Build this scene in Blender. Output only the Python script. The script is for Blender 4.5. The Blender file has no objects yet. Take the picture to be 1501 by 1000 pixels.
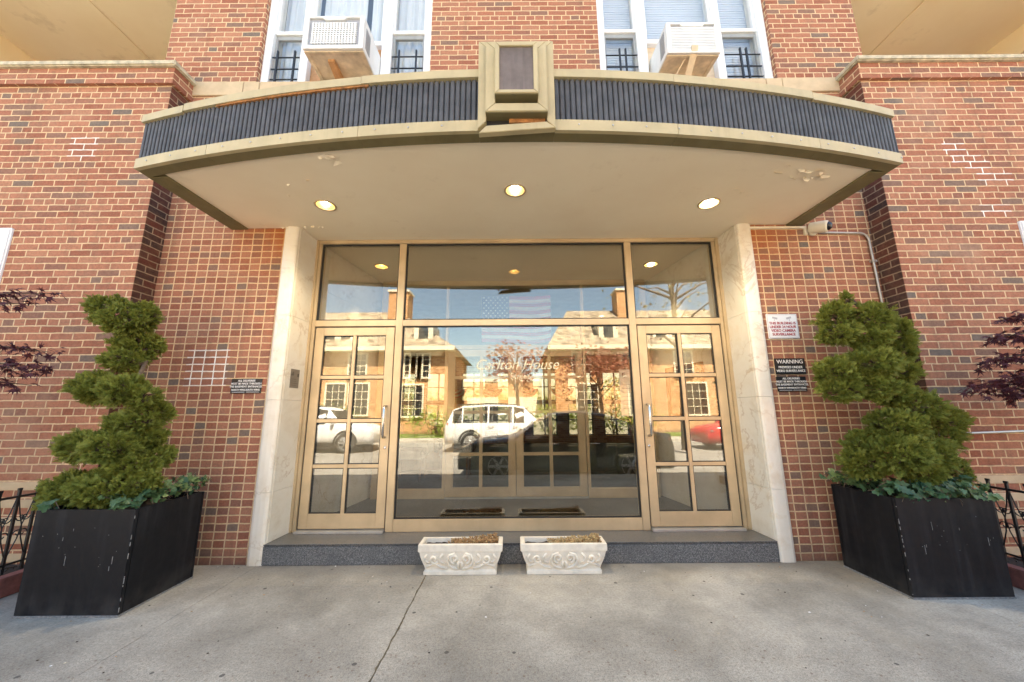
import bpy, bmesh, math, random
from mathutils import Vector, Matrix, noise
R = math.radians
random.seed(7)
sc = bpy.context.scene
COL = sc.collection

# ------------------------------------------------------------ camera, sky, sun, exposure
cam_d = bpy.data.cameras.new('camera'); cam = bpy.data.objects.new('camera', cam_d); COL.objects.link(cam)
_p, _r = R(10.69), R(0.4)
fwd = Vector((0, math.cos(_p), math.sin(_p))); rt = Vector((1, 0, 0)); up = rt.cross(fwd)
rt2 = rt*math.cos(_r) - up*math.sin(_r); up2 = rt*math.sin(_r) + up*math.cos(_r)
CAMP = Vector((0, -3.49, 1.313))
cam.matrix_world = Matrix(((rt2.x, up2.x, -fwd.x, CAMP.x), (rt2.y, up2.y, -fwd.y, CAMP.y), (rt2.z, up2.z, -fwd.z, CAMP.z), (0, 0, 0, 1)))
cam_d.sensor_width = 36; cam_d.lens = 36*535/1501; cam_d.clip_start = 0.05; cam_d.clip_end = 3000
sc.camera = cam
SUN_EL, SUN_AZ = R(61), R(14)          # the sun stands behind the building, a little to the right
world = bpy.data.worlds.new("World"); sc.world = world; world.use_nodes = True
wn = world.node_tree.nodes; bg = wn['Background']
sky = wn.new('ShaderNodeTexSky'); sky.sky_type = 'NISHITA'; sky.sun_disc = False
sky.sun_elevation = SUN_EL; sky.sun_rotation = SUN_AZ
sky.air_density = 1.0; sky.dust_density = 1.6; sky.ozone_density = 1.0
wt = wn.new('ShaderNodeMix'); wt.data_type = 'RGBA'; wt.blend_type = 'MULTIPLY'; wt.inputs[0].default_value = 1; wt.inputs[7].default_value = (1, .95, .85, 1)   # camera white balance set for the shade
world.node_tree.links.new(sky.outputs[0], wt.inputs[6]); world.node_tree.links.new(wt.outputs[2], bg.inputs[0]); bg.inputs[1].default_value = 0.085
sun_d = bpy.data.lights.new('sun', 'SUN'); sun = bpy.data.objects.new('sun', sun_d); COL.objects.link(sun)
sun_d.energy = 5.0; sun_d.angle = R(0.5); sun_d.color = (1, .93, .82)
sdir = Vector((math.sin(SUN_AZ)*math.cos(SUN_EL), math.cos(SUN_AZ)*math.cos(SUN_EL), math.sin(SUN_EL)))
sun.rotation_euler = sdir.to_track_quat('Z', 'Y').to_euler(); sun.location = sdir*60
sc.view_settings.view_transform = 'Standard'; sc.view_settings.look = 'None'
sc.view_settings.exposure = 3.27; sc.view_settings.gamma = 1
sc.view_settings.use_curve_mapping = False
sc.render.engine = 'CYCLES'
cy = sc.cycles
cy.max_bounces = 10; cy.diffuse_bounces = 5; cy.glossy_bounces = 5; cy.transparent_max_bounces = 20; cy.transmission_bounces = 6
cy.caustics_reflective = False; cy.caustics_refractive = False; cy.sample_clamp_indirect = 6
cy.use_denoising = True
try: cy.denoiser = 'OPENIMAGEDENOISE'
except Exception: pass

# ------------------------------------------------------------ node and material helpers
class G:
    def __init__(s, name):
        s.m = bpy.data.materials.new(name); s.m.use_nodes = True
        s.t = s.m.node_tree; s.b = s.t.nodes['Principled BSDF']; s.out = s.t.nodes['Material Output']
    def n(s, typ, ins=None, **kw):
        x = s.t.nodes.new('ShaderNode'+typ)
        for k, v in kw.items(): setattr(x, k, v)
        for k, v in (ins or {}).items():
            if isinstance(v, bpy.types.NodeSocket): s.t.links.new(v, x.inputs[k])
            else: x.inputs[k].default_value = v
        return x
    def l(s, a, b): s.t.links.new(a, b)
    def pos(s): return s.n('NewGeometry').outputs['Position']
    def uv(s): return s.n('UVMap').outputs[0]
    def noise(s, vec, scale, detail=4, rough=.55):
        return s.n('TexNoise', {'Vector': vec, 'Scale': scale, 'Detail': detail, 'Roughness': rough}).outputs['Fac']
    def ramp(s, fac, stops, interp='LINEAR'):
        r = s.n('ValToRGB', {'Fac': fac}); cr = r.color_ramp; cr.interpolation = interp
        while len(cr.elements) > 1: cr.elements.remove(cr.elements[-1])
        cr.elements[0].position = stops[0][0]; cr.elements[0].color = c4(stops[0][1])
        for p, c in stops[1:]:
            e = cr.elements.new(p); e.color = c4(c)
        return r.outputs['Color']
    def mix(s, fac, a, b, mode='MIX'):
        x = s.n('Mix', data_type='RGBA', blend_type=mode)
        for sock, v in ((x.inputs[0], fac), (x.inputs[6], a), (x.inputs[7], b)):
            if isinstance(v, bpy.types.NodeSocket): s.l(v, sock)
            elif isinstance(v, (int, float)): sock.default_value = v if sock == x.inputs[0] else (v, v, v, 1)
            else: sock.default_value = c4(v)
        return x.outputs[2]
    def math(s, op, a, b=None, clamp=False):
        x = s.n('Math', operation=op, use_clamp=clamp)
        for i, v in enumerate((a, b)):
            if v is None: continue
            if isinstance(v, bpy.types.NodeSocket): s.l(v, x.inputs[i])
            else: x.inputs[i].default_value = v
        return x.outputs[0]
    def rng(s, v, a, b, c=0., d=1.):
        return s.n('MapRange', {'Value': v, 'From Min': a, 'From Max': b, 'To Min': c, 'To Max': d}).outputs[0]
    def bump(s, h, strength=.3, dist=.01):
        s.l(s.n('Bump', {'Height': h, 'Strength': strength, 'Distance': dist}).outputs[0], s.b.inputs['Normal'])
    def set(s, col=None, rough=None, metal=None, spec=None):
        for k, v in (('Base Color', col), ('Roughness', rough), ('Metallic', metal), ('Specular IOR Level', spec)):
            if v is None: continue
            if isinstance(v, bpy.types.NodeSocket): s.l(v, s.b.inputs[k])
            else: s.b.inputs[k].default_value = c4(v) if k == 'Base Color' else v
        return s
def c4(c): return (c[0], c[1], c[2], 1) if not isinstance(c, (int, float)) else (c, c, c, 1)

M = {}
def plain(name, col, rough=.6, metal=0, spec=.5, var=.12, vscale=6, bump=0, bscale=80, streak=0):
    g = G(name); p = g.pos()
    f = g.noise(p, vscale, 5, .6)
    lo = [max(0, c*(1-var)) for c in col]; hi = [min(1, c*(1+var)) for c in col]
    c = g.ramp(f, [(.3, lo), (.7, hi)])
    if streak:
        mp = g.n('Mapping', {'Vector': p, 'Scale': (14, 14, .9)})
        st = g.noise(mp.outputs[0], 1.0, 4)
        c = g.mix(g.rng(st, .55, .8, 0, streak), c, [x*.55 for x in col])
    r2 = g.rng(g.noise(p, vscale*3, 3), .3, .7, max(0, rough-.08), min(1, rough+.08))
    g.set(c, r2, metal, spec)
    if bump: g.bump(g.noise(p, bscale, 4), bump, .004)
    M[name] = g.m; return g
def brick(name, w, row, off, squash, stops, mortar, orange_tint=None, pale=.35, dark_blotch=.0, patches=()):
    g = G(name); uv = g.uv(); p = g.pos()
    wob = g.n('TexNoise', {'Vector': p, 'Scale': 9., 'Detail': 3.})
    wv = g.n('VectorMath', {0: wob.outputs['Color'], 1: (.5, .5, .5)}, operation='SUBTRACT')
    wv = g.n('VectorMath', {0: wv.outputs[0], 'Scale': .011}, operation='SCALE')
    v = g.n('VectorMath', {0: uv, 1: wv.outputs[0]}, operation='ADD').outputs[0]
    b = g.n('TexBrick', {'Vector': v, 'Color1': (0, 0, 0, 1), 'Color2': (1, 1, 1, 1), 'Mortar': (.5, .5, .5, 1), 'Scale': 1., 'Mortar Size': .0068,
                         'Mortar Smooth': .35, 'Bias': 0., 'Brick Width': w, 'Row Height': row})
    b.offset = off; b.offset_frequency = 2; b.squash = squash; b.squash_frequency = 6 if squash != 1 else 2
    tint, mf = b.outputs['Color'], b.outputs['Fac']
    c = g.ramp(tint, stops)
    fine = g.noise(p, 55, 5, .7)
    c = g.mix(.9, c, g.ramp(fine, [(.25, (.62, .62, .62)), (.75, (1.25, 1.25, 1.25))]), 'MULTIPLY')
    mid = g.noise(p, 16, 3)
    c = g.mix(g.rng(mid, .5, .78, 0, .35), c, (.30, .17, .11))                     # worn, sandy faces
    sm = g.n('Mapping', {'Vector': uv, 'Scale': (9, 34, 1)})
    smv = g.n('TexNoise', {'Vector': sm.outputs[0], 'Scale': 1.0, 'Detail': 5., 'Roughness': .7}).outputs['Fac']
    c = g.mix(g.rng(smv, .52, .72, 0, .45), c, (.18, .115, .08))                    # smoked, fire-flashed streaks
    chip = g.n('TexVoronoi', {'Vector': p, 'Scale': 34.}).outputs['Distance']
    c = g.mix(g.rng(chip, .0, .12, .35, 0), c, (.42, .28, .19))
    mo = g.ramp(g.noise(p, 40, 4), [(.3, [x*.8 for x in mortar]), (.7, [min(1, x*1.12) for x in mortar])])
    if patches:                                                  # repointed places with whiter joints
        xyz = g.n('SeparateXYZ', {0: p}); tot = None
        for (a, b2, z0, z1) in patches:
            k = g.math('MULTIPLY', g.math('MULTIPLY', g.math('GREATER_THAN', xyz.outputs[0], a), g.math('LESS_THAN', xyz.outputs[0], b2)), g.math('MULTIPLY', g.math('GREATER_THAN', xyz.outputs[2], z0), g.math('LESS_THAN', xyz.outputs[2], z1)))
            tot = k if tot is None else g.math('MAXIMUM', tot, k)
        mo = g.mix(g.math('MULTIPLY', tot, g.rng(g.noise(p, 12, 3), .3, .6, .5, 1)), mo, (.88, .84, .76))
    c = g.mix(mf, c, mo)
    big = g.noise(p, 1.3, 6, .65)
    c = g.mix(g.rng(big, .56, .8, 0, pale), c, (.50, .33, .22))                    # lime bloom on the wall
    run = g.noise(g.n('Mapping', {'Vector': p, 'Scale': (7, 7, .55)}).outputs[0], 1.0, 6, .65)
    c = g.mix(g.rng(run, .54, .74, 0, .38), c, (.13, .085, .06))                   # runoff streaks
    if dark_blotch: c = g.mix(g.rng(g.noise(p, 2.2, 5), .35, .7, 0, dark_blotch), c, (.05, .035, .03))  # dark blotches mixed over brick and mortar
    z = g.n('SeparateXYZ', {0: p}).outputs[2]
    c = g.mix(g.rng(z, 0, .16, .5, 0), c, (.10, .075, .06))                        # splash dirt along the foot
    if orange_tint:  # orange tint, stronger towards the doorway and the canopy
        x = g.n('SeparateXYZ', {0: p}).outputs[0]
        ax = g.rng(x, orange_tint[0], orange_tint[1], 0, 1); az = g.rng(z, orange_tint[2], 3.15, 0, 1)
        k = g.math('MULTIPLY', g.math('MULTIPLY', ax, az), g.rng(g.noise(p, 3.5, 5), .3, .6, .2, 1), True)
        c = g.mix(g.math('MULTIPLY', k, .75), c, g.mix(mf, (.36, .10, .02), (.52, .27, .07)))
    g.set(c, .92, 0, .2)
    h = g.math('ADD', g.math('MULTIPLY', g.math('SUBTRACT', 1., mf), 1.), g.math('MULTIPLY', fine, .35))
    g.bump(h, .8, .006)
    M[name] = g.m
RED = [(0, (.29, .108, .064)), (.18, (.36, .145, .085)), (.42, (.41, .18, .108)), (.6, (.32, .122, .076)), (.74, (.43, .20, .118)),
       (.85, (.27, .12, .08)), (.95, (.24, .14, .10)), (.985, (.19, .14, .11)), (1, (.16, .135, .115))]
brick('common_bond_brick', .2085, .068, .5, .5, RED, (.66, .475, .285), pale=.45, patches=[(4.381, 4.609, 3.824, 3.971), (4.439, 4.746, 3.715, 3.852), (4.554, 4.82, 3.622, 3.758), (4.653, 5.007, 3.471, 3.634), (4.597, 4.897, 3.132, 3.261), (-4.498, -4.21, 3.816, 4.096)])
brick('stack_bond_brick_left', .1055, .068, 0, 1, RED, (.68, .48, .28), orange_tint=(-2.95, -2.4, 2.55), pale=.18, patches=[(-3.137, -2.73, 1.558, 1.91)])
brick('stack_bond_brick_right', .1055, .068, 0, 1, RED, (.68, .48, .28), orange_tint=(3.0, 2.5, 2.55), pale=.18)
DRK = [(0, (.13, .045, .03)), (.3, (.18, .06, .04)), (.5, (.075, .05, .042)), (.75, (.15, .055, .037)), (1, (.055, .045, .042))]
brick('return_brick', .205, .068, .5, 1, DRK, (.40, .29, .19), pale=.1, dark_blotch=.35)  # darker, blotched brick for pier sides and porch ends
brick('sunny_brick', .21, .07, .5, 1, [(0, (.42, .19, .07)), (.5, (.56, .29, .12)), (1, (.66, .38, .18))], (.62, .47, .30), pale=.1)
plain('limestone', (.52, .40, .25), .85, var=.14, bump=.25, bscale=60)
plain('coping_stone', (.46, .40, .28), .9, var=.35, vscale=14, bump=.5, bscale=40)
g = plain('porch_plaster', (.90, .74, .48), .9, var=.08, vscale=1.2, bump=.1)
_p = g.pos(); g.set(g.mix(g.rng(g.noise(_p, 1.6, 6, .65), .56, .76, 0, .6), g.ramp(g.noise(_p, .8, 4), [(.3, (.84, .68, .43)), (.7, (.92, .78, .54))]), (.42, .28, .12)))
g = plain('soffit_paint', (.92, .79, .58), .8, var=.04, vscale=2.5, bump=.12, bscale=25)
_p = g.pos(); _c = g.ramp(g.noise(_p, 1.1, 5), [(.3, (.86, .72, .51)), (.7, (.93, .81, .60))])
_c = g.mix(g.rng(g.noise(_p, 2.6, 7, .7), .60, .74, 0, .35), _c, (.62, .48, .30))
g.set(_c)
plain('peeled_paint', (.88, .76, .57), .85, var=.15, vscale=20)
plain('canopy_trim', (.455, .38, .22), .55, spec=.3, var=.12, vscale=4, bump=.08, streak=.35)
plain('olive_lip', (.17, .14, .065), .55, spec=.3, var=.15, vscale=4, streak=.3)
plain('trim_joint', (.10, .08, .045), .8)
plain('rusty_steel', (.30, .13, .04), .9, var=.5, vscale=25, bump=.4)
plain('fluted_metal', (.080, .082, .088), .6, spec=.25, var=.25, vscale=9, streak=.4)
plain('nameplate_metal', (.15, .125, .115), .75, spec=.2, var=.3, vscale=5, streak=.9)
plain('bronze_metal', (.56, .43, .26), .38, metal=.38, var=.14, vscale=3, streak=.18)
plain('bronze_shadow_gap', (.06, .045, .03), .6)
plain('rubber_gasket', (.015, .014, .013), .6)
plain('white_paint', (.80, .80, .79), .45, var=.04)
plain('window_white', (.80, .80, .80), .4, var=.04)
plain('screen_grey', (.30, .31, .31), .5)
plain('black_iron', (.012, .012, .013), .45, var=.3, vscale=30, bump=.3)
g = plain('black_planter', (.0065, .0068, .008), .5, spec=.22, var=.5, vscale=7, bump=.08, bscale=30)
_p = g.pos(); _z = g.n('SeparateXYZ', {0: _p}).outputs[2]
_st = g.noise(g.n('Mapping', {'Vector': _p, 'Scale': (16, 16, 1.1)}).outputs[0], 1.0, 5)
_c = g.mix(g.math('MULTIPLY', g.rng(_st, .5, .72, 0, .55), g.rng(g.noise(_p, 3, 4), .35, .65, .2, 1)), (.0068, .007, .0085), (.035, .036, .040))
_c = g.mix(g.math('MULTIPLY', g.rng(_z, .16, .0, 0, .5), g.rng(g.noise(_p, 9, 5), .35, .6, 0, 1)), _c, (.06, .055, .05))
g.set(_c)
plain('planter_scuff', (.20, .195, .185), .8, var=.4, vscale=60)
plain('soil', (.035, .024, .017), .95, var=.5, vscale=50, bump=.8, bscale=60)
plain('mulch', (.030, .019, .013), .95, var=.7, vscale=60, bump=1, bscale=50)
plain('dry_moss', (.34, .20, .085), .95, var=.5, vscale=40)
plain('pale_moss', (.44, .32, .15), .95, var=.4, vscale=40)
plain('cast_stone', (.74, .67, .54), .85, var=.13, vscale=12, bump=.35, bscale=90)
plain('bed_border', (.24, .09, .07), .85, var=.3, vscale=15, bump=.3)
plain('ac_white', (.74, .74, .72), .45, var=.06)
plain('ac_grey', (.30, .31, .34), .5, var=.1)
plain('ac_underside', (.66, .56, .42), .75, var=.3, vscale=8, bump=.4, bscale=20)
plain('raw_wood', (.44, .24, .11), .7, var=.25, vscale=14, streak=.3)
plain('pale_wood', (.66, .52, .36), .7, var=.15, vscale=10)
plain('sign_black', (.012, .012, .013), .4)
plain('sign_white', (.78, .76, .74), .5, var=.03)
plain('sign_red', (.36, .025, .035), .5)
plain('sign_faint', (.45, .42, .42), .5)
plain('plaque_metal', (.22, .19, .155), .45, metal=.3, var=.15)
plain('plaque_dark', (.07, .06, .05), .5)
plain('galvanised', (.45, .44, .41), .45, metal=.6, var=.15)
plain('camera_cream', (.70, .64, .50), .4, var=.05)
plain('camera_dome', (.01, .01, .012), .08)
plain('gold_leaf', (.85, .66, .30), .35, metal=.2)
plain('reflector_gold', (.62, .42, .14), .3, metal=.4)
plain('chrome', (.62, .60, .57), .22, metal=1)
plain('floor_mat', (.010, .010, .011), 1, spec=0)
plain('picture_wood', (.30, .13, .045), .4, var=.3, vscale=20)
plain('picture_print', (.50, .34, .20), .5, var=.3, vscale=5)
plain('lobby_floor', (.028, .022, .018), .5, spec=.2, var=.2)
plain('lobby_wall', (.40, .25, .12), .8)
plain('lobby_plaster', (.55, .46, .33), .8)
plain('desk_wood', (.16, .075, .03), .4, var=.3, vscale=12, streak=.4)
plain('chair_leather', (.03, .025, .022), .45)
plain('chair_cloth', (.25, .23, .21), .9)
plain('lamp_shade', (.62, .52, .34), .8)
plain('paper', (.78, .77, .72), .7, var=.03)
plain('flag_white', (.74, .74, .74), .9, var=.03)
plain('flag_red', (.45, .03, .04), .9, var=.06)
plain('flag_blue', (.03, .045, .16), .9, var=.06)
plain('curtain', (.86, .85, .84), .9, var=.05)
plain('blind', (.76, .77, .80), .6, var=.05)
plain('room_dark', (.10, .09, .08), .9)
plain('asphalt', (.18, .168, .15), .9, var=.3, vscale=3, bump=.5, bscale=120)
plain('kerb', (.34, .33, .30), .9, var=.15, vscale=8, bump=.3)
brick('slate', .34, .20, .5, 1, [(0, (.16, .13, .09)), (.35, (.30, .25, .17)), (.7, (.40, .33, .23)), (1, (.24, .21, .17))], (.10, .08, .06), pale=.2)
plain('brown_slate', (.09, .075, .06), .8, var=.3, vscale=9)
plain('cream_trim', (.70, .62, .46), .6)
plain('car_white', (.60, .60, .59), .2, spec=.6, var=.02)
plain('car_black', (.040, .034, .030), .2, metal=.4, spec=.7, var=.06)
plain('car_red', (.42, .03, .03), .2, spec=.6)
plain('car_glass', (.02, .024, .026), .05, spec=.6)
plain('tyre', (.018, .018, .018), .85)
plain('alloy', (.48, .48, .47), .3, metal=.8)
plain('tail_lamp', (.35, .02, .02), .2)
plain('bark', (.11, .075, .05), .95, var=.4, vscale=30, bump=.8)
plain('wood_pole', (.13, .09, .06), .9)

def foliage(name, dark, mid, tip, trans=.25, rough=.55, scale=3.5):
    g = G(name); p = g.pos()
    rnd = g.n('NewGeometry').outputs['Random Per Island']
    att = g.n('Attribute', attribute_name='tip').outputs['Fac']
    c = g.ramp(rnd, [(0, dark), (.55, mid), (1, [x*1.25 for x in mid])])
    c = g.mix(g.rng(g.noise(p, scale, 3), .4, .7, 0, .55), c, [(a+b)/2 for a, b in zip(mid, tip)])
    c = g.mix(g.math('MULTIPLY', att, .75), c, tip)
    g.set(c, rough, 0, .25)
    tr = g.n('BsdfTranslucent', {'Color': c}); mx = g.n('MixShader', {0: trans})
    g.l(g.b.outputs[0], mx.inputs[1]); g.l(tr.outputs[0], mx.inputs[2]); g.l(mx.outputs[0], g.out.inputs[0])
    M[name] = g.m
foliage('juniper', (.034, .058, .013), (.125, .165, .030), (.32, .33, .06), .25)
foliage('ivy_leaf', (.020, .055, .030), (.040, .095, .045), (.24, .30, .09), .1, .35)
foliage('maple_red', (.040, .014, .020), (.085, .028, .036), (.15, .045, .05), .3)
foliage('street_maple', (.20, .07, .05), (.30, .11, .07), (.40, .20, .10), .4)
foliage('spring_green', (.10, .16, .03), (.18, .26, .04), (.34, .40, .07), .4)
foliage('young_leaf', (.18, .17, .06), (.26, .24, .08), (.36, .30, .12), .4)

def glass(name, base=.055, tint=(.93, .95, .93)):
    g = G(name)
    f = g.n('LayerWeight', {'Blend': .5}).outputs['Facing']
    k = g.math('ADD', g.math('MULTIPLY', g.math('POWER', f, 5.), 1-base), base)
    tr = g.n('BsdfTransparent', {'Color': c4(tint)}); gl = g.n('BsdfGlossy', {'Color': (1, .955, .87, 1), 'Roughness': .0})
    mx = g.n('MixShader', {0: k}); g.l(tr.outputs[0], mx.inputs[1]); g.l(gl.outputs[0], mx.inputs[2]); g.l(mx.outputs[0], g.out.inputs[0])
    M[name] = g.m
glass('clear_glass', .11, (.92, .92, .89)); glass('inner_glass', .04, (.95, .95, .93)); glass('lobby_glass', .05, (.55, .53, .46)); glass('window_glass', .10, (.92, .94, .95))
g = G('worn_gold'); g.set((.88, .78, .52), .4, .1); _t = g.n('BsdfTransparent'); _m = g.n('MixShader', {0: g.rng(g.noise(g.pos(), 60, 3), .35, .65, .25, .75)})
g.l(_t.outputs[0], _m.inputs[1]); g.l(g.b.outputs[0], _m.inputs[2]); g.l(_m.outputs[0], g.out.inputs[0]); M['worn_gold'] = g.m
def emit(name, col, s):
    g = G(name); e = g.n('Emission', {'Color': c4(col), 'Strength': s}); g.l(e.outputs[0], g.out.inputs[0]); M[name] = g.m
emit('bulb_glow', (1, .86, .62), 5); emit('vestibule_fill', (1, .88, .68), 4)  # the second glow belongs to the added vestibule fill lights

def marble():
    g = G('marble'); p = g.pos()
    d = g.n('TexNoise', {'Vector': p, 'Scale': 1.5, 'Detail': 7., 'Roughness': .7, 'Distortion': .6}).outputs['Fac']
    c = g.ramp(d, [(.25, (.58, .49, .36)), (.45, (.71, .645, .53)), (.58, (.74, .69, .59)), (.75, (.65, .53, .35))])
    w = g.n('TexNoise', {'Vector': p, 'Scale': 1.3, 'Detail': 8., 'Roughness': .62, 'Distortion': .5}).outputs['Fac']
    vein = g.math('ABSOLUTE', g.math('SUBTRACT', w, .5))
    c = g.mix(g.math('MULTIPLY', g.rng(vein, 0, .014, .5, 0), g.rng(g.noise(p, 2.2, 3), .40, .56, 0, 1)), c, (.40, .26, .14))
    z = g.n('SeparateXYZ', {0: p}).outputs[2]
    c = g.mix(g.rng(g.noise(p, 5, 5), .55, .75, 0, .35), c, (.48, .37, .22))
    g.set(c, .32, 0, .5); M['marble'] = g.m
marble()
def concrete():
    g = G('concrete'); p = g.pos()
    big = g.noise(p, .9, 7, .62); mid = g.noise(p, 4.5, 6, .65)
    c = g.ramp(big, [(.3, (.205, .19, .157)), (.48, (.31, .29, .245)), (.66, (.46, .43, .365))])
    c = g.mix(.6, c, g.ramp(mid, [(.3, (.74, .74, .74)), (.7, (1.18, 1.17, 1.14))]), 'MULTIPLY')
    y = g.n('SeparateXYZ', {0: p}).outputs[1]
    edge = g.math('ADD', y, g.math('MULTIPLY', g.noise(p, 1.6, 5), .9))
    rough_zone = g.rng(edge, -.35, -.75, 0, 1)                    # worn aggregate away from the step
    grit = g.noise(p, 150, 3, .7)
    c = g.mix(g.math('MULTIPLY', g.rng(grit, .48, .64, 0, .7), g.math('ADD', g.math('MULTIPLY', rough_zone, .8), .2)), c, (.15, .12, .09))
    g2 = g.noise(p, 62, 4, .75)
    c = g.mix(.75, c, g.ramp(g2, [(.30, (.62, .61, .60)), (.5, (1, 1, 1)), (.70, (1.28, 1.27, 1.25))]), 'MULTIPLY')
    sp = g.n('TexVoronoi', {'Vector': p, 'Scale': 36., 'Randomness': 1.}); on = g.n('SeparateColor', {0: sp.outputs['Color']}).outputs[0]
    dot = g.math('MULTIPLY', g.math('LESS_THAN', sp.outputs['Distance'], .26), g.math('GREATER_THAN', on, .74))
    c = g.mix(g.math('MULTIPLY', g.math('MULTIPLY', dot, rough_zone), g.rng(g.noise(p, 2.4, 4), .35, .65, .1, .7)), c, (.14, .09, .06))
    sp2 = g.n('TexVoronoi', {'Vector': p, 'Scale': 5.5, 'Randomness': 1.}); on2 = g.n('SeparateColor', {0: sp2.outputs['Color']}).outputs[1]
    gum = g.math('MULTIPLY', g.math('LESS_THAN', sp2.outputs['Distance'], .07), g.math('GREATER_THAN', on2, .35))
    c = g.mix(g.math('MULTIPLY', gum, .8), c, (.06, .055, .05))   # trodden gum
    st = g.noise(p, 2.3, 5, .6)
    c = g.mix(g.rng(st, .52, .72, 0, .45), c, (.17, .155, .13))
    c = g.mix(g.rng(g.noise(p, 1.1, 3), .55, .72, 0, .30), c, (.38, .33, .24))
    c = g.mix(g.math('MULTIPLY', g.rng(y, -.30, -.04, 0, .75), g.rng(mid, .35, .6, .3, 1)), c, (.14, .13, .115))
    g.set(c, .9, 0, .25); g.bump(g.math('ADD', grit, g.math('MULTIPLY', mid, 1.5)), .35, .004); M['concrete'] = g.m
concrete()
def terrazzo(name, a, b, rough, scale=95):
    g = G(name); p = g.pos()
    v = g.n('TexVoronoi', {'Vector': p, 'Scale': float(scale)}); k = g.n('SeparateColor', {0: v.outputs['Color']}).outputs[0]
    c = g.ramp(k, [(.0, a), (.45, [x*1.6 for x in a]), (.7, [(x+y)/2 for x, y in zip(a, b)]), (1, b)])
    c = g.mix(g.rng(g.noise(p, 3, 6), .45, .7, 0, .6), c, [x*1.4 for x in a])
    g.set(c, rough, 0, .4); M[name] = g.m
terrazzo('step_face', (.062, .064, .064), (.25, .245, .235), .8, 210)
terrazzo('step_top', (.075, .073, .068), (.15, .145, .135), .35, 140)
terrazzo('vestibule_floor', (.022, .022, .023), (.06, .06, .06), .45, 120)

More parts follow.
